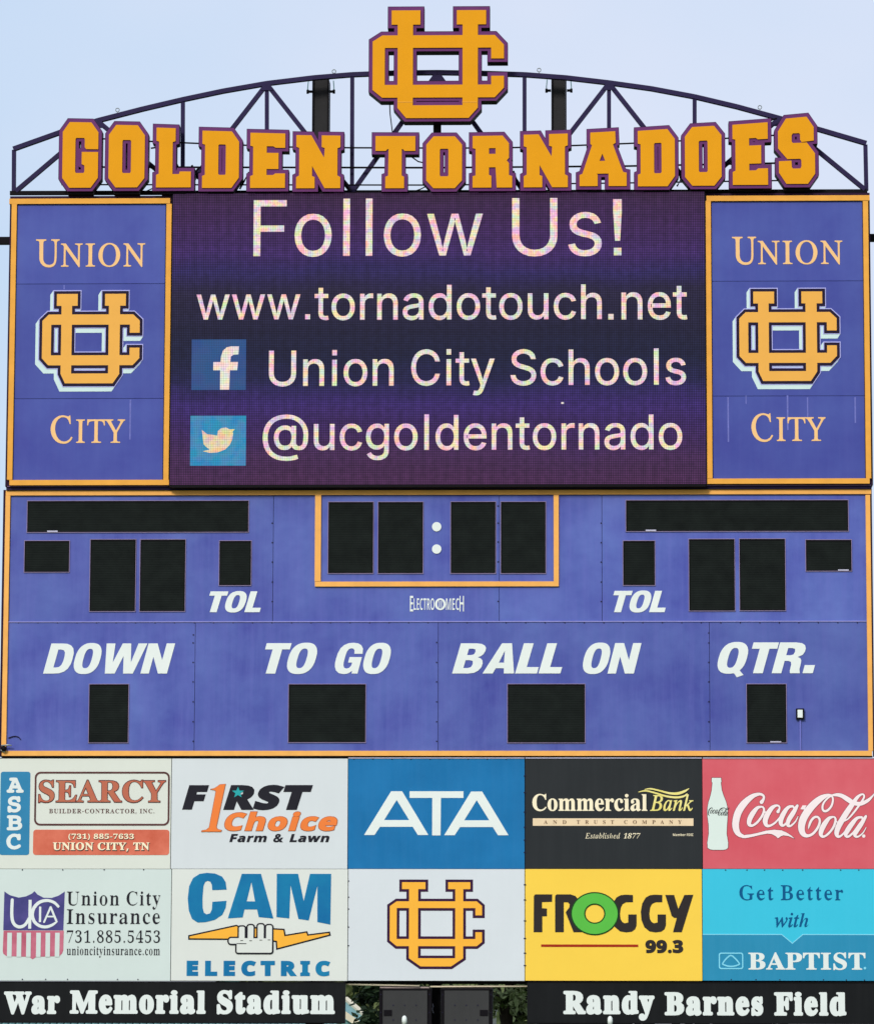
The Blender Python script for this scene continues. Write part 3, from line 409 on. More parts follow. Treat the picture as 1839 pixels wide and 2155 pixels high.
G['Me']="2Y0@.%/k.*/C.9.|.Q.c.p.T/>.O/k.U0>.e0d/%1*/G1B/q1Q0G1V0s1Q1?1C1`1,1x0i2.0G23/z20/h2'/_1_/[/./[/8/1/O.l/q.Z0D.S0u.[1d.y1u.|2+.v22.g2..[1|.O1T.:0x.+!/00,1Q0,1G0P110k0l1#0G1)/y1#/W0l/>0Q"
G['Mr']="2Y.k.-.W.3.Q.E.W.V.l.[/L.[/L0z/%0z.h1%.`17.g1H.z1N/k1N/x1K0#1@0#0c0M140{1M1S1V1n1S2)1J251<2:1,270z210p2'0i1w0g1N0x1>0{0a0h0#0/0#.[16.[1H.V1O.E1I.214.-"
G['Mt']="2Y0\\.'0/.,/f.=/N.X/E.u/B/J/B0g.e0g.Q0m.K1$.M11.U18.x1</B1</B26/H2K/[2R/j2O/q2H/v2$/v1<1B1<1Z161a1$1Z0m1F0g/u0g/v/5/{.x0).h05.^0E.X0Y.W0z.[1f.u1z.z20.s26.b23.W2'.L1[.91,.,"
G['S&']="3W04.&/P./.z.I.[.r.Q/P.X0%.l0I/30g/^1)/61]/(1{/$2C/,2o/E36/l3K0E3R0u3K1@371X2p1_2D1Y1w1D1W1%1:0Y0{2'/X27/n2C0.2V0i380i2w/s2d/P2M/23U.-2_.-2%.e1^.L18.80g.+!051D0W1Z0n1o0{2+1%2D0{2Z0o2l0\\2x0C2|0*2x/o2m/b2[/]2D/a2-/j1q!06.[0^.^1&.i1B.x1Y/00(0^/a0H/I02/:/s/4/R/;/1/M.q/j.`"
G['S.']='0-/,.$.w.&.i...`.<.].Q.`.f.i.t.w.|/,/$/=.|/J.t/T.f/W.Q/T.</J../=.&'
G['S3']='2E/w.&/-.-.G.@.G/</-/%/l.w0@.|0^/00o/F0t/e0r/w0j0-0\\090G0A0)0G/60I/61</[1<0(1?0E1E0X1O0d1\\0k1k0m2#0i2:0]2K0H2V0(2Y/b2V/G2N.v26.G2|.f35//3D/Y3N003Q0r3J1K331k2i1v291o1f1X1D171+0i0v0i0t1B0g1f0Q2#002*/_2%/71p.n1V.P11.90Z.+'
G['S9']="2E/K.&/*.'.d.+.d.|/D.v/y.z0F//0b/E0t/c1%0.1*0W1&0W0o0B0Z000>0$/o/z/80).g0G.L0w.B1].M2I.n3$/H3E023P0`3J10391T2w1o2N2'1s2-122'0:1y/m1l/H1Z/&1A.b1#.I0V.60(.*!020m0G0p0Y0x0h1)0s170z1F0|1V0z1l0t2(0j2;0\\2K0J2U042Y/s2T/]2D/O2*/K1_/O1?/[1(/o0r"
G['SA']="3:.-.-/|3M1D3M3:.-2'.-1^/E/c/E/@.-!0#0@1F0@0i2<0a2\\"
G['SB']="3..i.-.i3K0K3K1E3D2(302L2e2Y2+2T1_2E1@2.1)1i0x1i0t2&0n2:0c2L0U2Y0@2b0&2e/^2Y/$26.R1X.60i.-!/u1@0V1@0{1D191O1F1`1K1x1E25162E0v2N0Q2Q/u2Q!/u/'0]/'1*/+1C/91Q/M1U/h1Q0&1C091)0F0Z0J/u0J"
G['SC']="2q0x.&04../X.E/..j.k/A.Z0#.T0h.[1R.n24/42f/`320>3I1'3Q1K3O1n3H2Y3028271\\2M1A2T1'2W0M2L0(2+/j1Q/c0g/j0$0%/K0J/+1'.{1b/(2G/:2G.?1c.,"
G['SD']="3\\.i.-.i3K0L3K183D1u302L2h2p2;3-1Z350m3-0#2p/@2J.j1p.H10.40=.-!/u/'0G/'1-/11[/N1v0&2&0k1w1V1]2,122H0Q2Q/u2Q"
G['SE']="2=.i.-.i3K1o3K1o2Q/u2Q/u1B1c1B1c0I/u0I/u/'1o/'1o.-"
G['SF']='26.i.-.i3K1n3K1n2Q/t2Q/t101b101b06/t06/t.-'
G['SG']="3Q1%.&0=.-/`.B/4.e.n/<.Z/y.T0i.[1V.q28/;2i/l330P3J1@3Q1f3O223I2u342S2<1{2O1@2W0p2R0M2B002*/u1d/g1</c0g/f0;/o/n0&/N0>/50^/&1,.{1P/#1l/(1l020k020k1,2v1,2v.B2'..1V.("
G['SH']='3m.i.-.i3K/u3K/u1B2%1B2%3K303K30.-2%.-2%0H/u0H/u.-'
G['SI']='1$.B.-.B.g/#/(/#2P.B2k.B3K0i3K0i2k0.2P0./(0i.g0i.-'
G['SL']="2@.i.-.i3K/u3K/u/'2*/'2*.-"
G['SM']='50.i.-.i3K0@3K1W/D1Y/D2x3K4N3K4N.-3I.-3J163N2<3K2<2*.-1&.-/g2=/d2=/j0X/j.-'
G['SN']='43.i.-.i3K063K2R/K2T/K2O0v2O3K3Q3K3Q.-2*.-/g20/d20/j0[/j.-'
G['SO']='4(1*.&0=../^.E/2.j.l/B.Z0$.T0j.Z1V.l28/22i/^330=3J1+3R1r3J2Q333#2i3B273U1U3[0i3U0$3B/A3#.j2Q.E1r..!1*.|1b/,2./M2C0&2J0i2C1S2.2,1b2M1+2W0M2M0(2,/l1S/e0i/l0&0(/M0M/,'
G['SP']="2k.i.-.i3K0O3K1E3A1|3#2B2M2M1i2H1@2;0u2$0T1[0:1+0)0G0$/u0$/u.-!/u0w0<0w0c0{1'1.191D1@1e17220v2I0I2Q/u2Q"
G['SQ']='4(20,o12.&0=../^.E/2.j.l/B.Z0$.T0j.Z1V.l28/22i/^330=3J1+3R1r3J2Q333#2i3B273U1U3[0i3S/x3>/82s._2>.<3X,o!1*.|1b/,2./M2C0&2J0i2C1S2.2,1b2M1+2W0M2M0(2,/l1S/e0i/l0&0(/M0M/,'
G['SR']="3&.i.-.i3K0A3K1<3B1x3'2A2T2M1o2I1P2@15220y1y0f1M0J3&.-1i.-0Q01/u01/u.-!/u1*0<1*0g1.1*1:1:1O1@1l1:2/1)2C0e2N0:2Q/u2Q"
G['SS']='27/z.&/2...L.C.L/H/9/-/]/#0(.z0H/$0]//0i/?0m/S0f/l0R0%/E0Z.z0v.j1/.]1D.T1^.Q2#.\\2\\/#3-/V3H0@3Q0d3O1-3I1t301S2:0r2O0<2W0#2S/j2I/_2:/[2&/`1i/q1X0[141@0j1W0U1h0=1s/{1v/X1k.y1H.L0k.0'
G['ST']='2J/c.-/c2P.:2P.:3K2<3K2<2P0n2P0n.-'
G['SW']='5@/M.-.-3K/73K0#0,02//0@0*143K2:3K3&0L36/W3<//3S0S463K5@3K3z.-2a.-1g1r1c211`1r1M0t0g.-'
G['Sa']='2[/a.&/4.-.i.C.Q.g.I/@.S/s.r0=/K0R090[0y0]0y0m0u1,0j1>0X1H0@1K/e1C/210.k1t/12(/S22/x290D2;1+231[1u1x1M2(0m2(.-1<.-1)._1&._0h.E0O.400.*!0,.o0J.t0c/)0s/@0y/_0y0#0R/|0)/w/i/j/[/W/V/@/Y/,/c.y/s.r'
G['Sb']='2n0w.&0S.*07.5/|.D/k.U/e.U/T.-.a.-.a3i/k3i/j2$/g1^/k1^0#1s092+0V260z2:1W2.2*1d2F1)2P012F/82).W1V.2!0[.x0v/%12/:1?/]1D021?0a111)0v1>0Y1D081>0#1,/p0h/k02/o/]/{/:07/%'
G['Sc']='1x0B.&/T.2.x.T.V/4.K0..Q0k.b1B/#1g/H2&/s250K2:0n2913231c1|1F1.0t1>0K1D/z18/`0m/W0//\\/Y/l/80*/$0K.x0i.z1)/&1X/=1X.B1A.51(.-'
G['Se']='2R0S.&/y.+/L.;/&.U.c.y.Q/N.K0..Q0i.a1?.{1d/D2%/n250D2:1.201c1i2*15250H25/q/W/q/^/L/p//02.w0X.q1>.x1z/41z.@1A.-!/Y0Z110Z1,0y0z170d1H0E1M0+1I/o1:/`0|'
G['Sh']='3$.a.-.a3i/k3i/j2(/g1_/l1_0&1w0?2.0\\270|2:1X222(1u2C1K2L0h2L.-1B.-1B0O1;0{1(1<0a1D0;1=0#1%/p0Y/k0&/k.-'
G['Si']='0F/:2a/%2d.m2l.a2{.]38.a3P.m3_/%3g/:3i/N3g/`3_/l3P/p38/l2{/`2l/N2d!.a.-.a24/k24/k.-'
G['Sm']='5K.a.-.a24/T24/a1_/g1_/{1w0;2.0Y270x2:1C271b2-1{1w231_2<1_2P1w2j2.3/273N2:4+224R1u4j1K4r0h4r.-3h.-3h0O3b0{3P1<311D2i1=2S1(2F0`2B012B.-18.-180O120{0y1<0[1D071=/{1%/o0Y/k0&/k.-'
G['Sn']='3$.a.-.a24/T24/a1_/g1_/{1w0=2.0\\271$2:1Y222(1u2C1K2L0h2L.-1B.-1B0O1>0r14110{1@0a1D0:1=/|1%/p0Y/k0&/k.-'
G['So']="2e0H.&/r.,/G.</#.X.b/#.Q/S.K01.W1(.{1c/Y2.0J2:0{251K2$1o1c201>2A0i2F012:/:1p.X18.3!0I.w0k/$1)/916/[1:01160a1)1)0k1=0I1D0&1=/i1)/\\0a/W01/\\/[/i/90'/$"
G['Sr']='1P.a.-.a24/S24/b1P/g1P/z1j092&0W250z2:1B281:140w170^150F1.010|/z0k/o0S/k04/k.-'
G['Sw']="4P/B.-.424/=24/p/w/|/'0$/'05080b241v242N/t2W/'2Z/'2f/v2o0E3A244I243:.-2'.-1?1A1<1A0S.-"
CUSTOM = {}
def dec(k):
    if k in CUSTOM: return CUSTOM[k] if isinstance(CUSTOM[k], tuple) else (210, CUSTOM[k])
    s = G[k]; n = lambda i: (ord(s[i])-35)*90+ord(s[i+1])-35-1000
    adv = (ord(s[0])-35)*90+ord(s[1])-35-1000
    cs = []
    for c in s[2:].split('!'):
        cs.append([((ord(c[i])-35)*90+ord(c[i+1])-35-1000, (ord(c[i+2])-35)*90+ord(c[i+3])-35-1000) for i in range(0, len(c), 4)])
    return adv, cs
for _k, _c in (('il', [[(75, 0), (75, 520), (137, 520), (137, 0)]]), ('i.', [[(66, 0), (66, 70), (136, 70), (136, 0)]]), ('i!', [[(70, 0), (70, 66), (138, 66), (138, 0)], [(82, 128), (66, 380), (66, 497), (142, 497), (142, 380), (126, 128)]]),
        ('ii', [[(75, 0), (75, 372), (137, 372), (137, 0)], [(75, 446), (75, 516), (137, 516), (137, 446)]])): CUSTOM[_k] = _c
def sup(cx, cy, rx, ry, e=2.5, n=30):
    o = []
    for i in range(n):
        a = 2*math.pi*i/n; c_, s_ = math.cos(a), math.sin(a)
        o.append((cx+math.copysign(abs(c_)**(2/e), c_)*rx, cy+math.copysign(abs(s_)**(2/e), s_)*ry))
    return o
# heavy grotesque capitals (upright; slanted when set)
_O = [sup(260, 360, 262, 372), sup(260, 360, 86, 232, 2.7)[::-1]]
for _k, _a, _c in (('T', 480, [[(0, 720), (470, 720), (470, 572), (325, 572), (325, 0), (145, 0), (145, 572), (0, 572)]]),
 ('L', 420, [[(0, 0), (0, 720), (180, 720), (180, 152), (402, 152), (402, 0)]]),
 ('N', 590, [[(0, 0), (0, 720), (185, 720), (372, 320), (372, 720), (545, 720), (545, 0), (360, 0), (173, 400), (173, 0)]]),
 ('O', 555, _O), ('Q', 555, _O+[[(250, 150), (300, 60), (385, -30), (430, -95), (545, -40), (480, 30), (430, 95), (350, 130)]]),
 ('W', 850, [[(0, 720), (182, 720), (232, 265), (330, 720), (505, 720), (603, 265), (655, 720), (837, 720), (705, 0), (505, 0), (418, 420), (332, 0), (132, 0)]]),
 ('A', 590, [[(0, 0), (198, 720), (382, 720), (580, 0), (392, 0), (365, 125), (215, 125), (188, 0)], [(290, 545), (337, 258), (243, 258)]]),
 ('D', 560, [[(0, 0), (0, 720), (220, 720), (330, 712), (420, 670), (480, 600), (515, 490), (522, 360), (515, 230), (480, 120), (420, 50), (330, 8), (220, 0)], [(178, 145), (178, 575), (225, 575), (290, 560), (328, 510), (342, 430), (344, 360), (342, 290), (328, 210), (290, 160), (225, 145)]]),
 ('B', 550, [[(0, 0), (0, 720), (290, 720), (390, 705), (455, 665), (490, 605), (492, 530), (470, 455), (430, 410), (385, 388), (445, 360), (490, 310), (510, 240), (505, 150), (465, 65), (395, 15), (290, 0)], [(178, 440), (178, 592), (250, 592), (300, 575), (316, 518), (300, 458), (250, 440)], [(178, 130), (178, 318), (260, 318), (312, 298), (330, 225), (312, 150), (260, 130)]]),
 ('R', 560, [[(0, 0), (0, 720), (300, 720), (410, 702), (475, 655), (505, 580), (505, 500), (480, 430), (400, 378), (455, 350), (482, 300), (490, 220), (494, 90), (520, 0), (338, 0), (322, 60), (318, 200), (300, 262), (250, 288), (178, 288), (178, 0)], [(178, 420), (178, 588), (255, 588), (308, 570), (324, 505), (308, 438), (255, 420)]]),
 ('G', 570, [[(518, 470), (348, 470), (335, 550), (305, 590), (262, 602), (215, 585), (188, 530), (178, 450), (176, 360), (178, 260), (190, 185), (220, 135), (268, 118), (320, 135), (350, 190), (352, 262), (268, 262), (268, 392), (522, 392), (522, 0), (402, 0), (392, 68), (350, 20), (300, -5), (235, -12), (140, 8), (65, 70), (20, 160), (2, 260), (0, 360), (5, 480), (35, 600), (95, 680), (175, 722), (265, 733), (370, 718), (450, 670), (500, 590)]]),
 ('.', 250, [[(0, 0), (0, 190), (190, 190), (190, 0)]])):
    _ar = lambda p: sum(p[i-1][0]*p[i][1]-p[i][0]*p[i-1][1] for i in range(len(p)))
    _c = [q if (_ar(q) > 0) == (i == 0 or (_k == 'Q' and i == 2)) else q[::-1] for i, q in enumerate(_c)]
    CUSTOM['H'+_k] = (_a, _c)
def area(p): return sum(p[i-1][0]*p[i][1]-p[i][0]*p[i-1][1] for i in range(len(p)))/2
_g = {}
def glyph(k, dil, rnd, unsh=0.0, thin=0):
    key = (k, dil, rnd, unsh, thin)
    if key not in _g:
        adv, cs = dec(k)
        big = max(cs, key=lambda c: abs(area(c))); sgn = 1 if area(big) > 0 else -1
        P = [[(float(x)-unsh*y, float(y)) for x, y in c] for c in cs if area(c)*sgn > 0]
        Ng = [[(float(x)-unsh*y, float(y)) for x, y in c] for c in cs if area(c)*sgn <= 0]
        R = region(P, Ng, .05)
        if k == 'Ih': dil -= 20
        if dil: R = offset(R, dil*.7, rnd)
        if thin: R = hthin(R, thin)
        _g[key] = (adv, R)
    return _g[key]

def word(s, font, x0, yt, x1, yb, dil=0, shear=0, track=0, rnd=False, unsh=0.0, full=False, lx=1.0, thin=0):
    """a line of lettering fitted to the photo box: x0..x1, yt = top of tallest letter, yb = baseline"""
    V, T, J, C = [], [], [], []; x = 0; n = 0; track *= .7
    for c in s:
        if c == ' ': x += 190+track; continue
        adv, (v, t) = glyph(font+c, dil, rnd, unsh, thin)
        if lx != 1.0 and not ('A' <= c <= 'Z'):
            _, (rv, _t) = glyph(font+'n' if font+'n' in G else font+'u', dil, rnd, unsh, thin); xh = max(p[1] for p in rv); tp = max(max(p[1] for p in v), xh+1)
            v = [(a, b*lx if 0 < b <= xh else (b if b <= 0 else xh*lx+(b-xh)*max(.3, (tp-xh*lx)/(tp-xh)))) for a, b in v]
        k = len(V); V += [(p[0]+x+p[1]*shear, p[1]) for p in v]; T += [tuple(i+k for i in f) for f in t]
        J += [.0005*(n % 2)]*len(v); C += [n]*len(v); x += adv+track; n += 1
    xa = min(p[0] for p in V); xb = max(p[0] for p in V); yh = max(p[1] for p in V); yl = min(p[1] for p in V) if full else (-dil*.7 if dil > 0 else 0)
    sx = (x1-x0)/(xb-xa); sy = (yb-yt)/(yh-yl)
    return ([(x0+(p[0]-xa)*sx, yb-(p[1]-yl)*sy) for p in V], T, J, C)

def lettering(parent, mat, s, font, box4, Y, name='letter', depth=.004, label=None, **kw):
    """every character its own part; very small print stays one joined part"""
    V, T, J, C = word(s, font, *box4, **kw)
    if box4[3]-box4[1] < 13:
        o = slab('small_print', (V, T), Y, depth, mat, parent, jit=J); o['kind'] = 'stuff'; return o
    W = aff(V, Y)
    for n in range(max(C)+1):
        ids = [i for i, c in enumerate(C) if c == n]
        if not ids: continue
        mp_ = {i: k for k, i in enumerate(ids)}
        R = ([V[i] for i in ids], [tuple(mp_[i] for i in t) for t in T if t[0] in mp_])
        o = slab(name, R, Y, depth, mat, parent, jit=[.0005*(n % 2)]*len(ids), W=[W[i] for i in ids])
        if label: o['label'] = label
    return o

# ------------------------------------------------------------------ materials
def lin(c): c /= 255; return c/12.92 if c <= .04045 else ((c+.055)/1.055)**2.4
def mat(name, rgb, rough=.5, var=.06, scale=3.0, streak=0.0, bump=0.0, spec=.06, metal=0.0, ill=None, rgb2=None, shift=0.0):
    """painted or printed surface; rgb is the colour as seen in daylight on the board"""
    c = tuple(min(.92, lin(v)/k) for v, k in zip(rgb, ILL)); c2 = tuple(min(.92, lin(v)/k) for v, k in zip(rgb2, ILL)) if rgb2 else None
    m = bpy.data.materials.new(name); m.use_nodes = True; n = m.node_tree.nodes; l = m.node_tree.links
    b = n['Principled BSDF']; b.inputs['Roughness'].default_value = rough; b.inputs['Metallic'].default_value = metal
    b.inputs['Specular IOR Level'].default_value = spec
    tc = n.new('ShaderNodeTexCoord'); t = n.new('ShaderNodeTexNoise'); t.inputs['Scale'].default_value = scale
    t.inputs['Detail'].default_value = 6; t.inputs['Roughness'].default_value = .6
    l.new(tc.outputs['Object'], t.inputs['Vector'])
    r = n.new('ShaderNodeValToRGB'); e = r.color_ramp.elements
    e[0].position = .3; e[1].position = .7
    lo = tuple(v*(1-var) for v in c); hi = c2 or tuple(min(.95, v*(1+var)) for v in c)
    e[0].color = (*lo, 1); e[1].color = (*hi, 1)
    l.new(t.outputs['Fac'], r.inputs[0]); out = r.outputs[0]
    if streak:
        mp = n.new('ShaderNodeMapping'); mp.inputs['Scale'].default_value = (9, 9, .5)
        t2 = n.new('ShaderNodeTexNoise'); t2.inputs['Scale'].default_value = 1.3; t2.inputs['Detail'].default_value = 7
        t2.inputs['Roughness'].default_value = .65
        l.new(tc.outputs['Object'], mp.inputs[0]); l.new(mp.outputs[0], t2.inputs['Vector'])
        r2 = n.new('ShaderNodeValToRGB'); r2.color_ramp.elements[0].position = .42; r2.color_ramp.elements[1].position = .75
        r2.color_ramp.elements[0].color = (0, 0, 0, 1); r2.color_ramp.elements[1].color = (streak,)*3+(1,)
        l.new(t2.outputs['Fac'], r2.inputs[0])
        mxx = n.new('ShaderNodeMix'); mxx.data_type = 'RGBA'; l.new(r2.outputs[0], mxx.inputs['Factor'])
        l.new(out, mxx.inputs['A']); mxx.inputs['B'].default_value = tuple(min(.9, v*1.15+.06) for v in c)+(1,)
        out = mxx.outputs['Result']
    if shift:
        oi = n.new('ShaderNodeObjectInfo'); mr = n.new('ShaderNodeMapRange'); l.new(oi.outputs['Random'], mr.inputs[0]); mr.inputs[3].default_value = 1-shift; mr.inputs[4].default_value = 1+shift
        hs = n.new('ShaderNodeHueSaturation'); l.new(mr.outputs[0], hs.inputs['Value']); l.new(out, hs.inputs['Color']); out = hs.outputs[0]
    l.new(out, b.inputs['Base Color'])
    if bump:
        t3 = n.new('ShaderNodeTexNoise'); t3.inputs['Scale'].default_value = 1.1; t3.inputs['Detail'].default_value = 3
        l.new(tc.outputs['Object'], t3.inputs['Vector'])
        bp = n.new('ShaderNodeBump'); bp.inputs['Strength'].default_value = bump; bp.inputs['Distance'].default_value = .05
        l.new(t3.outputs['Fac'], bp.inputs['Height']); l.new(bp.outputs[0], b.inputs['Normal'])
    return m

BLUE = mat('faded violet blue sheet', (68, 76, 166), .40, .07, 1.1, .5, .5, .2, rgb2=(94, 114, 188), shift=.10)
BLUE2 = mat('violet blue sign sheet', (64, 70, 156), .42, .06, .7, .14, .2, .12, rgb2=(80, 96, 172), shift=.05)
GOLD = mat('gold painted trim', (244, 180, 96), .45, .08, 5, .12)
GOLDR = mat('golden yellow side sign rail', (234, 170, 74), .45, .08, 5, .08)
FACE = mat('golden yellow letter face', (230, 159, 22), .5, .035, 2.2, .03)
PURP = mat('purple letter casing', (106, 56, 110), .5, .12, 3)
PDARK = mat('dark purple steel', (46, 39, 74), .5, .15, 4)
PEDGE = mat('dark plum edge trim', (44, 24, 50), .5, .15, 4)
BLACK = mat('black steel', (17, 15, 20), .55, .2, 3)
CHAR = mat('charcoal column paint', (46, 46, 47), .6, .12, 3)
LIP = mat('pale flashing', (190, 190, 214), .4, .1, 8)
WHITE = mat('white vinyl letters', (230, 240, 237), .45, .03, 3)
GOLDT = mat('pale gold vinyl letters', (246, 200, 138), .45, .04, 4)
GOLDE = mat('gold vinyl emblem', (238, 178, 84), .45, .03, 3)
NAVY = mat('dark navy vinyl', (36, 28, 52), .45, .1, 3)
LAV = mat('lavender vinyl line', (176, 178, 236), .45, .05, 3)
MINT = mat('pale mint vinyl shadow', (206, 232, 232), .45, .04, 3)
STEEL = mat('galvanised steel', (170, 180, 180), .35, .1, 8, metal=.6)
BOLT = mat('dark bolt heads', (40, 38, 62), .5, .1, 8)

def glow_screen():
    m = bpy.data.materials.new('video screen picture'); m.use_nodes = True; n = m.node_tree.nodes; l = m.node_tree.links
    b = n['Principled BSDF']; b.inputs['Base Color'].default_value = (.012, .010, .016, 1); b.inputs['Roughness'].default_value = .7
    b.inputs['Specular IOR Level'].default_value = .05
    tc = n.new('ShaderNodeTexCoord'); sp = n.new('ShaderNodeSeparateXYZ'); l.new(tc.outputs['Object'], sp.inputs[0])
    nz = n.new('ShaderNodeTexNoise'); nz.inputs['Scale'].default_value = .9; nz.inputs['Detail'].default_value = 3
    l.new(tc.outputs['Object'], nz.inputs['Vector'])
    a = n.new('ShaderNodeMath'); a.operation = 'MULTIPLY_ADD'; l.new(nz.outputs['Fac'], a.inputs[0]); a.inputs[1].default_value = .5; a.inputs[2].default_value = -.25
    s = n.new('ShaderNodeMath'); s.operation = 'ADD'; l.new(sp.outputs['Z'], s.inputs[0]); l.new(a.outputs[0], s.inputs[1])
    dv = n.new('ShaderNodeMath'); dv.operation = 'DIVIDE'; l.new(s.outputs[0], dv.inputs[0]); dv.inputs[1].default_value = SCR_H
    r = n.new('ShaderNodeValToRGB'); e = r.color_ramp.elements
    stops = [(0, (72, 38, 74)), (.10, (70, 40, 82)), (.19, (60, 36, 92)), (.28, (58, 40, 108)), (.345, (34, 34, 76)), (.42, (24, 30, 58)), (.50, (26, 29, 54)), (.66, (38, 34, 60)), (.735, (46, 38, 92)), (.80, (64, 40, 100)), (.90, (64, 36, 84)), (1, (58, 34, 64))]
    e[0].position = 0; e[0].color = (*[lin(v) for v in stops[0][1]], 1); e[1].position = 1; e[1].color = (*[lin(v) for v in stops[-1][1]], 1)
    for p, c in stops[1:-1]:
        q = e.new(p); q.color = (*[lin(v) for v in c], 1)
    l.new(dv.outputs[0], r.inputs[0])
    # diode grid and module columns
    def wave(axis, pitch, lo, hi):
        w1 = n.new('ShaderNodeMath'); w1.operation = 'MULTIPLY'; l.new(sp.outputs[axis], w1.inputs[0]); w1.inputs[1].default_value = 2*math.pi/pitch
        w2 = n.new('ShaderNodeMath'); w2.operation = 'SINE'; l.new(w1.outputs[0], w2.inputs[0])
        w3 = n.new('ShaderNodeMapRange'); l.new(w2.outputs[0], w3.inputs[0]); w3.inputs[1].default_value = -1; w3.inputs[2].default_value = 1
        w3.inputs[3].default_value = lo; w3.inputs[4].default_value = hi; return w3.outputs[0]
    def mul(a, b):
        q = n.new('ShaderNodeMath'); q.operation = 'MULTIPLY'; l.new(a, q.inputs[0]); l.new(b, q.inputs[1]); return q.outputs[0]
    g = mul(mul(wave('X', .0225, .35, 1.3), wave('Z', .0225, .35, 1.3)), mul(wave('X', .147, .92, 1.08), wave('Z', .295, .95, 1.05)))
    n2 = n.new('ShaderNodeTexNoise'); n2.inputs['Scale'].default_value = 14; l.new(tc.outputs['Object'], n2.inputs['Vector'])
    mr = n.new('ShaderNodeMapRange'); l.new(n2.outputs['Fac'], mr.inputs[0]); mr.inputs[1].default_value = .3; mr.inputs[2].default_value = .7; mr.inputs[3].default_value = .8; mr.inputs[4].default_value = 1.2
    l.new(r.outputs[0], b.inputs['Emission Color']); l.new(mul(g, mr.outputs[0]), b.inputs['Emission Strength'])
    return m
def glow(name, rgb, jitter=.35, k=1.0, scale=13):
    """lit diodes of the video screen: colour fringes and a fine grid"""
    m = bpy.data.materials.new(name); m.use_nodes = True; n = m.node_tree.nodes; l = m.node_tree.links
    b = n['Principled BSDF']; b.inputs['Base Color'].default_value = (.02, .02, .02, 1); b.inputs['Specular IOR Level'].default_value = .1
    tc = n.new('ShaderNodeTexCoord'); nz = n.new('ShaderNodeTexNoise'); nz.inputs['Scale'].default_value = scale; nz.inputs['Detail'].default_value = 3
    sn = n.new('ShaderNodeVectorMath'); sn.operation = 'SNAP'; sn.inputs[1].default_value = (.0225, .0225, .0225)
    l.new(tc.outputs['Object'], sn.inputs[0]); l.new(sn.outputs[0], nz.inputs['Vector'])
    hs = n.new('ShaderNodeHueSaturation'); hs.inputs['Saturation'].default_value = 3.2; hs.inputs['Value'].default_value = 1.6; l.new(nz.outputs['Color'], hs.inputs['Color'])
    mxx = n.new('ShaderNodeMix'); mxx.data_type = 'RGBA'; mxx.inputs['Factor'].default_value = jitter
    mxx.inputs['A'].default_value = (*[lin(v) for v in rgb], 1); l.new(hs.outputs[0], mxx.inputs['B'])
    sp = n.new('ShaderNodeSeparateXYZ'); l.new(tc.outputs['Object'], sp.inputs[0])
    w1 = n.new('ShaderNodeMath'); w1.operation = 'MULTIPLY'; l.new(sp.outputs['Z'], w1.inputs[0]); w1.inputs[1].default_value = 2*math.pi/.0225
    w2 = n.new('ShaderNodeMath'); w2.operation = 'SINE'; l.new(w1.outputs[0], w2.inputs[0])
    w3 = n.new('ShaderNodeMapRange'); l.new(w2.outputs[0], w3.inputs[0]); w3.inputs[1].default_value = -1; w3.inputs[2].default_value = 1
    w3.inputs[3].default_value = .6*k; w3.inputs[4].default_value = .98*k
    x1 = n.new('ShaderNodeMath'); x1.operation = 'MULTIPLY'; l.new(sp.outputs['X'], x1.inputs[0]); x1.inputs[1].default_value = 2*math.pi/.0225
    x2 = n.new('ShaderNodeMath'); x2.operation = 'SINE'; l.new(x1.outputs[0], x2.inputs[0])
    x3 = n.new('ShaderNodeMapRange'); l.new(x2.outputs[0], x3.inputs[0]); x3.inputs[1].default_value = -1; x3.inputs[2].default_value = 1
    x3.inputs[3].default_value = .8; x3.inputs[4].default_value = 1.2
    mm = n.new('ShaderNodeMath'); mm.operation = 'MULTIPLY'; l.new(w3.outputs[0], mm.inputs[0]); l.new(x3.outputs[0], mm.inputs[1])
    l.new(mxx.outputs['Result'], b.inputs['Emission Color']); l.new(mm.outputs[0], b.inputs['Emission Strength'])
    return m

# emblem: interlocked U and C (measured outline)
EMB = {
 'top': (740, 0, 4.653, dict(x1=390, x2=672, x3=450, x4=600, x5=1085, x6=1235, x7=1028, x8=1315, x9=1365, y1=100, y2=240, y3=345, y5=468, y6=830, y8=955, y11=1030, y9=1055, y10=1155, c1=1400, c2=1490, yc=440, y4=575, y7=745, yd=860, b1=535, b2=1145, d1=300, d2=205, e1=405, e2=878, lx=325)),
 'ad': (730, 1820, 4.653, dict(x1=538, x2=768, x3=608, x4=697, x5=1060, x6=1138, x7=990, x8=1207, x9=1257, y1=170, y2=238, y3=358, y5=424, y6=727, y8=797, y11=915, y9=915, y10=995, c1=1270, c2=1322, yc=403, y4=495, y7=660, yd=755, b1=722, b2=1020, d1=487, d2=420, e1=405, e2=742, lx=488)),
 'side': (0, 390, 3.187, dict(x1=380, x2=520, x3=412, x4=483, x5=730, x6=805, x7=703, x8=843, x9=872, y1=728, y2=808, y3=866, y5=935, y6=1140, y8=1207, y11=1262, y9=1265, y10=1328, c1=893, c2=938, yc=908, y4=990, y7=1090, yd=1160, b1=442, b2=762, d1=328, d2=285, e1=908, e2=1160, lx=345)),
}
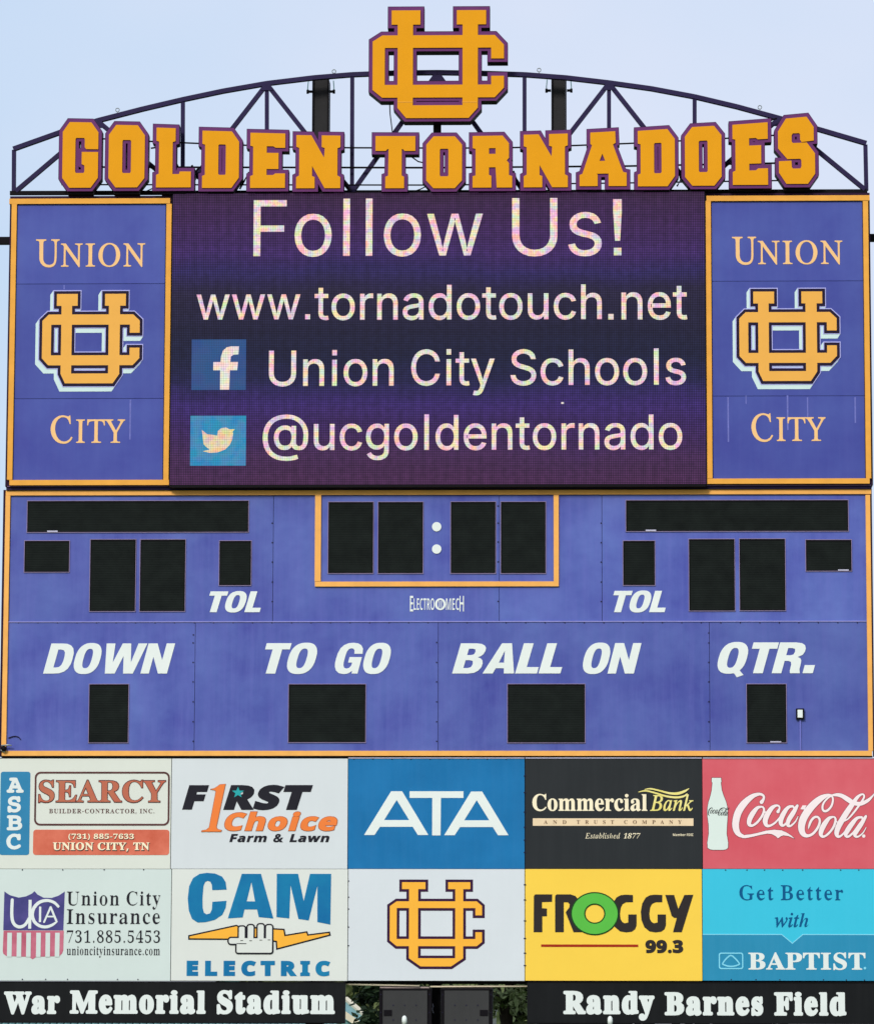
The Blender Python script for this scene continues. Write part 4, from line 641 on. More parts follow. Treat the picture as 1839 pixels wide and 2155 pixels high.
def emblem(kind, dx=0, dy=0):
    ox, oy, s, p = EMB[kind]; g = p.get
    x1, x2, x3, x4, x5, x6, x7, x8, x9 = (p['x%d' % i] for i in range(1, 10))
    o = [(x1, g('y1')), (x2, g('y1')), (x2, g('y2')), (x4, g('y2')), (x4, g('y3')), (x5, g('y3')), (x5, g('y2')), (x7, g('y2')), (x7, g('y1')), (x8, g('y1')), (x8, g('y2')), (x6, g('y2')), (x6, g('y3')),
         (g('c1'), g('y3')), (g('c2'), g('yc')), (g('c2'), g('y4')), (x9, g('y4')), (x9, g('y5')), (x6, g('y5')), (x6, g('y6')), (x9, g('y6')), (x9, g('y7')), (g('c2'), g('y7')), (g('c2'), g('yd')), (g('c1'), g('y8')), (x6, g('y8')), (x6, g('y9')),
         (g('b2'), g('y10')), (g('b1'), g('y10')), (x3, g('y9')), (x3, g('y8')), (g('d1'), g('y8')), (g('d2'), g('e2')), (g('d2'), g('e1')), (g('d1'), g('y3')), (x3, g('y3')), (x3, g('y2')), (x1, g('y2'))]
    h = [rc(g('lx'), g('y5'), x3, g('y6')), rc(x4, g('y5'), x5, g('y6')), rc(x4, g('y8'), x5, g('y11'))]
    c = crop(ox+dx, oy+dy, s)
    return region([c(o)], [c(q) for q in h])
# ------------------------------------------------------------------ scoreboard: lower blue board
FY = 0.0
sb = thing('scoreboard', 'wide violet-blue football scoreboard in a gold frame, under the lit video screen', 'scoreboard', (0, 0, 3.5))
def panel(px): return pbox('panel', px, FY, .05, BLUE, sb)
for a, b in ((22, 574.6), (575.6, 1049.9), (1050.9, 1265.8), (1266.8, 1824)): panel((a, 1040, b, 1307.6))
for a, b in ((14, 409.8), (410.8, 921.4), (922.4, 1492.1), (1493.1, 1826)): panel((a, 1309.2, b, 1581))
pbox('cabinet', (8, 1030, 1831, 1592), FY+.052, .45, PEDGE, sb)
for px in ((13.0, 1031, 1832, 1041),): pbox('frame_rail', px, FY-.03, .075, GOLD, sb)
pbox('frame_rail', (4.5, 1580, 1834, 1590.6), FY-.03, .075, GOLD, sb)
pbox('frame_rail', (8, 1041.3, 18, 1579.7), FY-.028, .07, GOLD, sb)
pbox('frame_rail', (1823.2, 1041.3, 1833, 1579.7), FY-.028, .07, GOLD, sb)
pbox('frame_rail', (662.8, 1041.3, 675.6, 1223.4), FY-.028, .0265, GOLD, sb)
pbox('frame_rail', (1164.7, 1041.3, 1175.4, 1223.4), FY-.028, .0265, GOLD, sb)
pbox('frame_rail', (662.8, 1223.7, 1175.4, 1234), FY-.028, .0265, GOLD, sb)
o = pbox('flashing', (14, 1307.1, 1826, 1309.0), FY-.012, .011, mat('pale violet flashing', (150, 150, 212), .4, .1, 6), sb)
pbox('edge_trim', (3.4, 1031, 7.8, 1592), FY-.01, .06, PEDGE, sb)
pbox('edge_trim', (1833.2, 1028, 1836.6, 1592), FY-.01, .06, PEDGE, sb)
pbox('edge_trim', (4, 1591.2, 1835, 1594.4), FY-.01, .1, BLACK, sb)

def louvre_mat():
    m = mat('dark digit window mesh', (19, 24, 23), .75, .12, 5, spec=.08, rgb2=(27, 33, 31)); n = m.node_tree.nodes; l = m.node_tree.links
    tc = n.new('ShaderNodeTexCoord'); wv = n.new('ShaderNodeTexWave'); wv.bands_direction = 'Z'; wv.inputs['Scale'].default_value = 14
    l.new(tc.outputs['Object'], wv.inputs['Vector']); bp = n.new('ShaderNodeBump'); bp.inputs['Strength'].default_value = .22; bp.inputs['Distance'].default_value = .01
    l.new(wv.outputs['Fac'], bp.inputs['Height']); l.new(bp.outputs[0], n['Principled BSDF'].inputs['Normal']); return m
LOUV = louvre_mat()
BEZ = mat('window lip with painted glint', (146, 132, 166), .45, .12, 5)  # pale lavender paints in the light caught on the window trim
def window(px):
    x0, y0, x1, y1 = px
    W = pbox('digit_window', px, FY-.006, .005, LOUV, sb)
    R = region([rc(x0-1.6, y0-1.6, x1+1.6, y1+1.6)], [rc(x0, y0, x1, y1)]); slab('bezel', R, FY-.014, .012, BEZ, W) if False else None
    vs, fs = [], []
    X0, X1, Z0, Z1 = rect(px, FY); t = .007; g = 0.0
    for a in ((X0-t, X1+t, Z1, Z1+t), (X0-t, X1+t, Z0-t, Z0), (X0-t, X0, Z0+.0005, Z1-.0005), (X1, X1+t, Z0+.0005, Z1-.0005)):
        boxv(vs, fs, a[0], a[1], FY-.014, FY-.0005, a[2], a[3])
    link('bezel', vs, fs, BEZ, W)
    vs, fs = [], []; t = .012
    for a in ((X0, X1, Z1-t*1.6, Z1-.0003), (X0, X1, Z0+.0003, Z0+t), (X0+.0003, X0+t, Z0+t, Z1-t*1.6), (X1-t, X1-.0003, Z0+t, Z1-t*1.6)):
        boxv(vs, fs, a[0], a[1], FY-.0095, FY-.0065, a[2], a[3])
    link('gasket', vs, fs, BLACK, W)
    return W
WINS = [(58.6, 1054.4, 523.2, 1120), (52.6, 1138.5, 146.6, 1204), (190.4, 1135.7, 285.8, 1286.5), (295.6, 1135.7, 390.3, 1286.5), (462.2, 1138.5, 528.8, 1232),
 (691.2, 1056.8, 785.5, 1206.6), (796, 1056.8, 890, 1206.6), (948.6, 1056.4, 1042.6, 1206.6), (1053.8, 1056.4, 1147.8, 1206.6),
 (1316.8, 1053, 1783.6, 1118), (1310.9, 1138.5, 1377.2, 1231.8), (1449.4, 1134.9, 1545.1, 1285.5), (1555.7, 1134.4, 1651.4, 1285), (1694.9, 1136.4, 1790.6, 1201.7),
 (188.3, 1440.3, 270.7, 1563), (607.7, 1440.3, 769.3, 1562.3), (1068, 1440, 1230.3, 1563), (1570.8, 1440, 1653.6, 1563)]
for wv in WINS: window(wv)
for px in ((100, 1116.5, 122, 1120), (1358, 1114.6, 1380, 1118), (1762.5, 1198.3, 1785, 1201), (1620, 1559.8, 1643, 1562.4)):
    o = pbox('window_tag', px, FY-.020, .005, LIP, sb); o['label'] = 'small pale tag on lower edge of a digit window'
for cy in (1108.4, 1155.4):
    slab('colon_light', region([disc(918.8, cy, 9.8)]), FY-.012, .011, WHITE, sb)
HEAVY = dict(font='S', dil=24, shear=.24)
def cap(s, b4, **k): lettering(sb, WHITE, s, k.pop('font', 'H'), b4, FY-.006, depth=.0055, dil=k.pop('dil', 0), shear=k.pop('shear', .225), track=14, **k)
cap('TOL', (440.8, 1243.9, 549.5, 1288.3)); cap('TOL', (1290.2, 1242.7, 1400.3, 1288.3))
cap('DOWN', (91.9, 1353.2, 368.9, 1417.5)); cap('TO', (557.9, 1352.6, 667.6, 1417.5)); cap('GO', (705, 1352.6, 822.6, 1417.5))
cap('BALL', (951.2, 1353.8, 1182.6, 1417.3)); cap('ON', (1226, 1352.4, 1349.5, 1417.5)); cap('QTR.', (1509, 1351, 1714, 1416.8))
# maker's name, thin condensed letters round a ring
mk = dict(dil=6)
for s, b4 in (('E', (862.6, 1254, 869.5, 1287.5)), ('LECTRO', (870.5, 1259, 914, 1284)), ('MEC', (938.5, 1259, 966, 1284)), ('H', (967, 1254, 976, 1287.5))):
    lettering(sb, WHITE, s, 'S', b4, FY-.006, depth=.0055, dil=-14)
slab('maker_emblem', region([disc(926.5, 1271.5, 11.5, 12.5)], [disc(926.5, 1271.5, 6.5, 9)]), FY-.006, .0055, WHITE, sb)
slab('maker_emblem', region([rc(923.6, 1264, 925.2, 1279), rc(927.8, 1264, 929.4, 1279)]), FY-.006, .0055, WHITE, sb)
# screw heads along the seams
vs, fs = [], []
def screw(px, py, Y=FY, r=.010):
    x, z = at(px, py, Y); k = len(vs)
    for j in range(6): a = j*math.pi/3; vs.append((x+math.cos(a)*r, Y-.006, z+math.sin(a)*r))
    for j in range(6): a = j*math.pi/3; vs.append((x+math.cos(a)*r, Y-.0005, z+math.sin(a)*r))
    fs.append(tuple(range(k, k+6))[::-1]); fs.extend((k+j, k+(j+1) % 6, k+6+(j+1) % 6, k+6+j) for j in range(6))
for sx in (573.4, 1264.6): [screw(sx, y) for y in (1101, 1142, 1183, 1225, 1266)]
for y in (1065, 1101, 1140.5, 1182.5, 1265.5): screw(1048, y)
for sx, o_ in ((407.5, 1336), (407, 1353), (919, 1352), (1490.8, 1332), (1490.8, 1353)): screw(sx, o_)
for sx in (407, 918.8, 1490.8): [screw(sx, y) for y in (1394, 1435, 1477, 1519, 1560)]
for i in range(44): screw(40+i*41, 1310.8, r=.008)
o = link('screw_heads', vs, fs, BOLT, sb); o['kind'] = 'stuff'
# small control box with its conduit, lower right
cb = pbox('control_box', (1674.3, 1490.9, 1691.4, 1513), FY-.05, .049, BLACK, sb)
pbox('cover_plate', (1677.5, 1493.6, 1688, 1510), FY-.056, .0055, WHITE, cb)
pbox('conduit', (1681.8, 1513.6, 1685, 1579), FY-.02, .018, mat('painted conduit', (112, 118, 196), .4, .08, 5), sb)
# grey hook and black knob at the lower left corner
x, z = at(9, 1575.5, -.05)
tube('corner_knob', [(x, -.09, z), (x, -.031, z)], .034, BLACK, sb, 12)
tube('corner_hook', [(x+.01, -.06, z-.045), (x-.035, -.06, z-.02), (x-.03, -.06, z+.04), (x+.05, -.06, z+.045), (x+.1, -.06, z+.04)], .009, STEEL, sb)
pts = [at(a, b, -.03) for a, b in ((18, 1553), (27, 1549.5), (34, 1549), (40, 1551), (44, 1556))]
tube('loose_wire', [(a, -.012, b) for a, b in pts], .006, NAVY, sb, 6)

# ------------------------------------------------------------------ the two signs beside the screen
SY = -.10
def side_sign(dx, dy, k, label, streaks, q):
    """dx, dy: offset of this sign's printed emblem from the first one"""
    t = thing('side_sign', label, 'sign', (at((q['o'][0]+q['o'][2])/2, 700)[0], SY, at(900, q['o'][3])[1]), 'matching blue signs beside the screen')
    x0, y0, x1, y1 = q['o']
    pbox('casing', (x0-3.5, y0-5, x1+(3.5 if k else 1), y1+2.5), SY+.02, .32, PEDGE, t)
    sy = q['seams']
    for a, b in ((y0+8, sy[0]-.5), (sy[0]+.5, sy[1]-.5), (sy[1]+.5, y1-8)):
        pbox('panel', (x0+8, a, x1-8, b), SY, .019, BLUE2, t)
    r = 11
    pbox('frame_rail', (x0, y0, x1, y0+r), SY-.03, .049, GOLDR, t); pbox('frame_rail', (x0, y1-r, x1, y1), SY-.03, .049, GOLDR, t)
    pbox('frame_rail', (x0, y0+r+.3, x0+r, y1-r-.3), SY-.029, .048, GOLDR, t); pbox('frame_rail', (x1-r, y0+r+.3, x1, y1-r-.3), SY-.029, .048, GOLDR, t)
    pbox('gasket', (x0+r+.2, y0+r+.2, x1-r-.2, y0+r+2), SY-.003, .0028, BLACK, t)
    for a in (x0+r+.2, x1-r-1.6): pbox('gasket', (a, y0+r+2.3, a+1.4, y1-r-.3), SY-.003, .0028, BLACK, t)
    E0 = emblem('side', dx, dy)
    lav = offset(E0, 7.9); out = sweep(offset(E0, 7.6), -6.4, 9.6)
    slab('emblem_shadow', out, SY-.004, .0038, MINT, t)
    slab('emblem_outline', lav, SY-.008, .0038, LAV, t)
    slab('emblem_edge', offset(E0, 5.9), SY-.012, .0038, NAVY, t)
    e = slab('emblem', E0, SY-.016, .0038, GOLDE, t); e['label'] = 'gold interlocked letters U and C'
    for s, b4 in q['text']:
        lettering(t, GOLDT, s, 'I', b4, SY-.004, depth=.0038, unsh=.27, dil=7, track=30)
    vs, fs = [], []
    for sx, a, b, w_ in streaks:
        X, _ = at(sx, (a+b)/2, SY); Za = at(sx, a, SY)[1]; Zb = at(sx, b, SY)[1]; h = w_*.0061/2
        boxv(vs, fs, X-h, X+h, SY-.0015, SY-.0003, Zb, Za)
    o = link('water_streak', vs, fs, mat('limescale streak', (112, 118, 190), .6, .2, 20), t); o['kind'] = 'stuff'
    return t
side_sign(0, 0, 0, 'tall blue UNION CITY sign in a gold frame, to the left of the video screen', [(274.6, 841, 925, 3), (135.8, 600, 609, 2.6)],
    dict(o=(20.5, 417.5, 358.5, 1020.8), seams=(597.3, 838.8), text=[('U', (76.2, 503.6, 126, 561.6)), ('NION', (128.6, 511.2, 306, 561)), ('C', (107.3, 873.9, 153.8, 932.8)), ('ITY', (160.7, 882.6, 263.6, 932))]))
side_sign(1465.6, -5, 1, 'tall blue UNION CITY sign in a gold frame, to the right of the video screen', [(1531.6, 836, 930, 3), (1569, 832, 850, 2), (1656.5, 832, 905, 3.2), (1698.5, 836, 880, 2.6), (1798.6, 836, 890, 3)],
    dict(o=(1485.8, 411.3, 1829, 1017.8), seams=(591.4, 833.2), text=[('U', (1539.8, 498.3, 1590.6, 556.3)), ('NION', (1593.8, 505.5, 1771.7, 555.7)), ('C', (1580.3, 869.4, 1625.8, 929)), ('ITY', (1633, 878, 1736.5, 928))]))
# plum ledge between the signs and the scoreboard
lg = thing('ledge_beam', 'dark plum steel ledge running between the upper signs and the scoreboard', 'beam', (0, 0, at(900, 1026)[1]))
pbox('beam', (14, 1024, 1832, 1029.5), -.06, .4, PDARK, lg)
pbox('lip', (356, 1029.6, 1488, 1030.8), -.05, .3, BLACK, lg)
pbox('flashing', (16, 1022.6, 354, 1023.9), -.09, .2, mat('mauve flashing', (122, 96, 142), .4, .1, 6), lg)
pbox('flashing', (1486, 1020.6, 1832, 1022), -.09, .2, bpy.data.materials['mauve flashing'], lg)

# ------------------------------------------------------------------ video screen
VY = -.15
X0, X1, Z0, Z1 = rect((361.5, 405, 1483.5, 1019), VY); SCR_H = Z1-Z0
vsn = thing('video_screen', 'large lit video screen showing Follow Us! and web addresses in pale letters', 'screen', ((X0+X1)/2, VY, Z0))
box('cabinet', X0-.012, X1+.012, VY+.012, VY+.55, Z0-.03, Z1+.004, BLACK, vsn)
pbox('bottom_lip', (361, 1019.4, 1484, 1025), VY-.01, .5, BLACK, vsn)
box('screen_face', X0, X1, VY, VY+.011, Z0, Z1, glow_screen(), vsn)
PINKW = glow('lit letters', (255, 220, 206), .36)
def led(s, b4, **k): lettering(vsn, PINKW, s, 'i', b4, VY-.003, depth=.0028, label=None, dil=k.pop('dil', 6), **k)
led('Follow', (534.1, 417.8, 1016, 538.3), dil=0); led('Us!', (1077.5, 416.5, 1308, 537.6), dil=0)
led('www.', (414, 619.7, 652.9, 672.3)); led('tornadotouch', (662.4, 599.4, 1265.8, 672.3)); led('.net', (1279.4, 602, 1445.7, 672))
led('Union', (566.3, 736.5, 828.6, 812)); led('City', (865.3, 734.8, 1040.8, 811)); led('Schools', (1074, 733.6, 1443, 810))
led('@', (553.1, 872.2, 649, 970), full=True); led('ucgoldentornado', (660.7, 871.5, 1435, 946.5))
ic = slab('picture_tile', region([rc(403.5, 714.4, 518, 820.6)]), VY-.003, .0028, glow('lit blue tile', (14, 76, 146), .015, .8, 5), vsn)
c = crop(340, 690, 2.947)
slab('f_mark', region([c([(365, 383), (365, 263), (322, 263), (322, 212), (367, 212), (370, 175), (382, 140), (405, 120), (430, 115), (480, 115), (477, 165), (445, 167), (430, 178), (427, 212), (475, 212), (470, 263), (425, 263), (422, 383)])]), VY-.006, .0028, glow('lit pale mark', (248, 228, 214), .22), ic)
ic = slab('picture_tile', region([rc(401, 875, 518, 980)]), VY-.003, .0028, glow('lit sky blue tile', (8, 138, 192), .05, .9, 9), vsn)
slab('bird_mark', region([c([(250, 632), (285, 660), (330, 665), (345, 668), (350, 640), (370, 622), (400, 618), (425, 630), (455, 628), (438, 648), (445, 650), (440, 690), (425, 725), (395, 755), (350, 772), (300, 775), (258, 765), (300, 755), (275, 735), (262, 720), (258, 690), (255, 660)])]), VY-.006, .0028, glow('lit cream mark', (240, 206, 160), .22), ic)
pbox('dead_pixel', (1180.5, 846, 1186, 850), VY-.003, .0028, PINKW, vsn)

# ------------------------------------------------------------------ arched truss on top
TY = .10
tr = thing('arched_truss', 'dark arched steel truss rising over the top of the board behind the letters', 'truss', (0, TY, at(900, 410)[1]))
def P3(x, y, Y=TY): a = at(x, y, Y); return (a[0], Y, a[1])
TOP = [(29, 314), (130, 278), (207, 254), (300, 230), (385, 210), (470, 192), (562, 176), (661, 164), (741, 157.5), (830, 154), (920, 153), (1010, 154.5), (1103, 157.5), (1190, 164), (1280, 174.5), (1370, 187), (1461, 204), (1550, 225), (1638, 249), (1730, 275), (1822, 302)]
vs, fs = [], []
for i in range(len(TOP)-1):
    a, b = TOP[i], TOP[i+1]; barv(vs, fs, P3(*a), P3(*b), .058, .07)
link('top_chord', vs, fs, PDARK, tr)
bar('bottom_chord', P3(22, 406.5), P3(1824, 403), .05, BLACK, tr)
for a, b in (((30.5, 316), (30, 404)), ((385.5, 213), (385, 404)), ((562, 180), (562, 404)), ((741.5, 160), (741, 404)), ((1103.5, 160), (1103.5, 404)), ((1281, 177), (1281, 402)), ((1461, 207), (1461, 402)), ((1820, 305), (1822, 401))):
    bar('vertical', P3(*a, TY+.004), P3(*b, TY+.004), .052, PDARK, tr)
for a, b in (((34, 403), (205, 258)), ((210, 258), (383, 402)), ((388, 402), (559, 181)), ((565, 181), (738, 401)), ((744, 401), (917, 158)), ((923, 158), (1100, 401)), ((1106, 401), (1278, 179)), ((1284, 179), (1458, 400)), ((1464, 400), (1635, 253)), ((1641, 253), (1819, 399))):
    bar('diagonal', P3(*a, TY-.003), P3(*b, TY-.003), .056, PDARK, tr)
for i, (x, y) in enumerate(((920, 163), (562, 181), (1281, 180), (208, 260), (1638, 256), (741, 397), (1103, 396))):
    d = -1 if y > 300 else 1
    slab('gusset', region([[(x-7, y-6*d), (x+7, y-6*d), (x+(20 if i == 0 else 13), y+(13 if i == 0 else 9)*d), (x-(20 if i == 0 else 13), y+(13 if i == 0 else 9)*d)]]), TY-.04, .018, PDARK, tr, back=True)
bar('emblem_post', P3(920, 256, TY-.05), P3(920, 404, TY-.05), .1, BLACK, tr, .06)
for x, y in ((248, 232), (703, 151), (1134, 148), (1598, 226.5)):
    X, Z = at(x, y, TY); tube('lifting_eye', [(X+math.cos(g)*.024, TY, Z+.004+math.sin(g)*.024) for g in [j*math.pi/6 for j in range(12)]], .0065, STEEL, tr, 6, True)
    tube('eye_shank', [(X, TY, Z-.02), (X, TY, Z-.065)], .008, STEEL, tr, 6)
# thin rails that carry the letters
def poly3(P, Y): return [P3(x, y, Y) for x, y in P]
for nm, P, r_ in (('letter_rail', [(130, 288), (215, 292), (315, 297.5), (410, 301.5), (512, 305.5), (612, 309.5), (741, 311), (885, 311.5), (985, 311.5), (1085, 310.5), (1215, 306), (1320, 302), (1430, 296.5), (1530, 291), (1625, 285), (1700, 281)], .011),
                  ('letter_rail', [(130, 351.5), (920, 353), (1320, 349.5), (1700, 342)], .013), ('letter_rail', [(130, 388.5), (920, 389.5), (1320, 385), (1700, 379)], .010)):
    tube(nm, poly3(P, -.02), r_, BLACK, tr, 6)
# cables and little struts seen between the letters
for P, r_ in (([(365, 330), (378, 356), (386, 372)], .012), ([(404, 348), (412, 362), (418, 377)], .016), ([(404, 372), (420, 352)], .014), ([(505, 398), (515, 380), (524, 362)], .012), ([(866, 330), (880, 340), (897, 344)], .009), ([(868, 404), (885, 398), (905, 388)], .008),
              ([(1080, 360), (1088, 385), (1095, 400)], .016), ([(1525, 352), (1536, 340), (1546, 337)], .012), ([(1614, 258), (1624, 252), (1634, 249)], .012), ([(318, 312), (332, 310)], .011), ([(314, 350), (332, 358)], .018), ([(305, 404), (332, 392)], .008), ([(819.5, 208), (821, 240), (826, 280)], .008), ([(716, 372), (738, 402)], .02), ([(1425, 350), (1432, 378), (1424, 392)], .013)):
    tube('cable', poly3(P, -.03), r_, BLACK, tr, 6)

# ------------------------------------------------------------------ the two big columns
cz = at(900, 160, .3)[1]
for i, (xa, xb, yt) in enumerate(((658.5, 691, 165), (1161, 1190.5, 164))):
    Xa, Xb = at(xa, 220, .3)[0], at(xb, 220, .3)[0]; zt = at(675, yt, .3)[1]
    t = thing('support_column', ('left' if i == 0 else 'right')+' broad charcoal steel column rising behind the word '+('GOLDEN' if i == 0 else 'TORNADOES'), 'column', ((Xa+Xb)/2, .42, 0), 'steel columns carrying the board')
    m = (Xa+Xb)/2; h = (Xb-Xa)/2
    vs, fs = [], []; boxv(vs, fs, Xa+.012, Xb-.012, .32, .60, 0, zt)
    link('web', vs, fs, CHAR, t)
    box('flange', Xa-.008, Xa+.0115, .29, .63, 0, zt+.002, BLACK, t); box('flange', Xb-.0115, Xb+.008, .29, .63, 0, zt+.002, BLACK, t)
    for s in (-1, 1):
        xo = m+s*(h+.07)
        box('bracket', min(m+s*h+s*.012, xo+s*.015), max(m+s*h+s*.012, xo+s*.015), .33, .37, at(675, 191, .3)[1]-.012, at(675, 191, .3)[1]+.014, BLACK, t)
        tube('hanger_rod', [(xo, .35, at(675, 188, .3)[1]), (xo, .35, at(675, 182, .3)[1]), (xo-s*.008, .35, at(675, 168, .3)[1])], .007, mat('verdigris rod', (96, 140, 140), .5, .1, 5) if not bpy.data.materials.get('verdigris rod') else bpy.data.materials['verdigris rod'], t, 6)
        tube('clamp', [(xo, .35, at(675, 195, .3)[1]), (xo, .35, at(675, 187, .3)[1])], .016, BLACK, t, 8)
    box('base_plate', Xa-.15, Xb+.15, .15, .78, -.02, .03, BLACK, t)
# cross beam whose ends stick out on either side
t = thing('cross_beam', 'dark horizontal steel beam sticking out left and right behind the blue signs', 'beam', (0, .75, at(900, 504)[1]))
za = at(900, 504, .75)[1]
box('beam', at(-150, 504, .75)[0], at(1990, 500, .75)[0], .70, .80, za-.045, za+.045, BLACK, t)

# ------------------------------------------------------------------ big letters
LET = {
'G': ([(0, .15), (.19, 0), (.8, 0), (1, .15), (1, .41), (.66, .41), (.62, .38), (.62, .26), (.60, .24), (.38, .24), (.36, .26), (.36, .75), (.38, .775), (.6, .775), (.62, .75), (.62, .66), (.54, .64), (.54, .453), (1, .453), (1, .85), (.8, 1), (.2, 1), (0, .85)], []),
'O': ([(0, .16), (.2, 0), (.8, 0), (1, .16), (1, .85), (.8, 1), (.2, 1), (0, .85)], [[(.38, .26), (.4, .24), (.6, .24), (.62, .26), (.62, .75), (.6, .77), (.4, .77), (.38, .75)]]),
'L': ([(0, 0), (.55, 0), (.55, .22), (.47, .235), (.47, .775), (.66, .775), (.68, .73), (1, .73), (1, 1), (0, 1), (0, .79), (.077, .77), (.077, .235), (0, .22)], []),
'D': ([(0, 0), (.8, 0), (1, .18), (1, .82), (.8, 1), (0, 1), (0, .79), (.075, .77), (.075, .245), (0, .23)], [[(.44, .25), (.46, .235), (.62, .235), (.64, .25), (.64, .75), (.62, .77), (.46, .77), (.44, .75)]]),
'E': ([(0, 0), (1, 0), (1, .265), (.72, .265), (.66, .24), (.47, .24), (.47, .36), (.81, .36), (.81, .655), (.47, .655), (.47, .765), (.66, .765), (.72, .735), (1, .735), (1, 1), (0, 1), (0, .785), (.08, .765), (.08, .25), (0, .235)], []),
'N': ([(0, 0), (.34, 0), (.63, .42), (.645, .24), (.575, .22), (.575, 0), (1, 0), (1, .22), (.935, .24), (.935, .76), (1, .79), (1, 1), (.645, 1), (.36, .58), (.36, .77), (.42, .79), (.42, 1), (0, 1), (0, .79), (.067, .76), (.067, .24), (0, .22)], []),
'T': ([(0, 0), (1, 0), (1, .285), (.73, .285), (.69, .25), (.66, .25), (.66, .76), (.72, .78), (.72, 1), (.25, 1), (.25, .78), (.32, .76), (.33, .25), (.3, .25), (.26, .285), (0, .285)], []),
'R': ([(0, 0), (.76, 0), (.92, .15), (.92, .43), (.86, .48), (.92, .53), (.92, .76), (1, .78), (1, 1), (.61, 1), (.58, .61), (.415, .61), (.415, .755), (.475, .775), (.475, 1), (0, 1), (0, .78), (.075, .765), (.075, .25), (0, .235)], [[(.415, .24), (.58, .24), (.58, .35), (.415, .35)]]),
'A': ([(.23, 0), (.76, 0), (.77, .21), (.71, .24), (.925, .745), (1, .76), (1, 1), (.615, 1), (.615, .77), (.36, .77), (.385, .79), (.385, 1), (0, 1), (0, .79), (.06, .77), (.265, .24), (.23, .21)], [[(.485, .40), (.545, .535), (.425, .535)]]),
'S': ([(0, .2), (.22, .01), (.78, 0), (.97, .16), (.97, .36), (.64, .375), (.6, .34), (.6, .26), (.57, .24), (.4, .24), (.37, .27), (.37, .36), (.4, .385), (.78, .385), (1, .55), (1, .85), (.8, 1), (.22, 1), (.02, .83), (.02, .655), (.36, .65), (.37, .75), (.4, .77), (.6, .77), (.63, .74), (.63, .65), (.6, .625), (.25, .625), (0, .46)], []),
}
WORDS = [('G', 132.2, 207.2, 256.3, 258, 395, 'first letter of GOLDEN, tallest on the left'), ('O', 229.3, 305, 262.2, 264, 394.3, 'between the letters G and L in GOLDEN'), ('L', 329.4, 402.5, 268.2, 271, 394.3, 'the only L in the row'),
 ('D', 426, 503.2, 274.6, 277, 395.4, 'between the letters L and E in GOLDEN'), ('E', 527, 600.3, 279, 281, 395.4, 'between the letters D and N in GOLDEN'), ('N', 623.6, 716.3, 284, 285.5, 396, 'last letter of GOLDEN'),
 ('T', 790, 873.9, 286, 286.5, 396, 'the only T, under the left side of the UC emblem'), ('O', 896.9, 972, 286.8, 286.8, 396, 'between the letters T and R in TORNADOES'), ('R', 994.3, 1077.4, 286, 285, 394.6, 'the only R in the row'),
 ('N', 1101.7, 1194.4, 283.3, 281, 394, 'between the letters R and A, below the right column'), ('A', 1219, 1318, 280, 275, 391.5, 'the only A in the row'), ('D', 1341.5, 1419.5, 275.3, 270.5, 392, 'between the letters A and O in TORNADOES'),
 ('O', 1440.6, 1517.5, 268, 264, 390.7, 'between the letters D and E in TORNADOES'), ('E', 1540.8, 1615, 262.5, 257.3, 389, 'between the letters O and S in TORNADOES'), ('S', 1636.4, 1714, 249, 244.5, 386.8, 'the last letter, on the far right')]
LY = -.22
for ch, xa, xb, ya, yb, yz, where in WORDS:
    o_, hs = LET[ch]
    f = lambda p: (xa+(xb-xa)*p[0], (ya+(yb-ya)*p[0])*(1-p[1])+yz*p[1])
    R = region([[f(p) for p in o_]], [[f(p) for p in q] for q in hs])
    X, Z = at((xa+xb)/2, yz+8, LY)
    t = thing('sign_letter', 'golden slab letter %s, %s' % (ch, where), 'letter', (X, LY, Z), 'golden letters along the top of the board')
    slab('face', R, LY, .014, FACE, t)
    body = offset(R, 7.2)
    slab('casing', body, LY+.016, .03, PURP, t, back=True)
    slab('casing_shade_rim', offset(R, 8.0), LY+.048, .17, PEDGE, t, back=True)  # letter return, widened and darkened to paint in side shading
    V = aff(body[0], LY); zb = min(v[1] for v in V); x0 = min(v[0] for v in V); x1 = max(v[0] for v in V); w_ = (x1-x0)
    zz = at(900, 406.5 if xa < 1400 else 403.5, LY+.08)[1]
    box('foot', x0+w_*.2, x1-w_*.2, LY+.06, LY+.19, zz, zb+.012, BLACK, t)
EY = -.27
E0 = emblem('top'); X, Z = at(921, 262, EY)
t = thing('emblem_sign', 'big golden interlocked U and C emblem edged in purple above the lettering', 'sign', (X, EY, Z))
slab('face', E0, EY, .016, FACE, t); slab('casing', offset(E0, 7.2), EY+.018, .03, PURP, t, back=True); slab('casing_shade_rim', offset(E0, 8.2), EY+.05, .19, PEDGE, t, back=True)  # emblem return likewise dark and oversize, a painted shaded rim
for q in ((837, 869), (972, 1003)): slab('face_seam', region([rc(q[0], 214.2, q[1], 215.2)]), EY-.003, .0025, GOLDE, t)
slab('slot_tray', region([rc(870, 207.5, 970, 218)]), EY+.15, .03, BLACK, t, back=True)
slab('slot_lamps', region([disc(880+i*11.5, 214, 3.6, 2.6, 10) for i in range(8)]), EY+.12, .02, PDARK, t)
bar('standoff', P3(920, 256, -.02), P3(920, 292, -.02), .10, BLACK, t, .08)
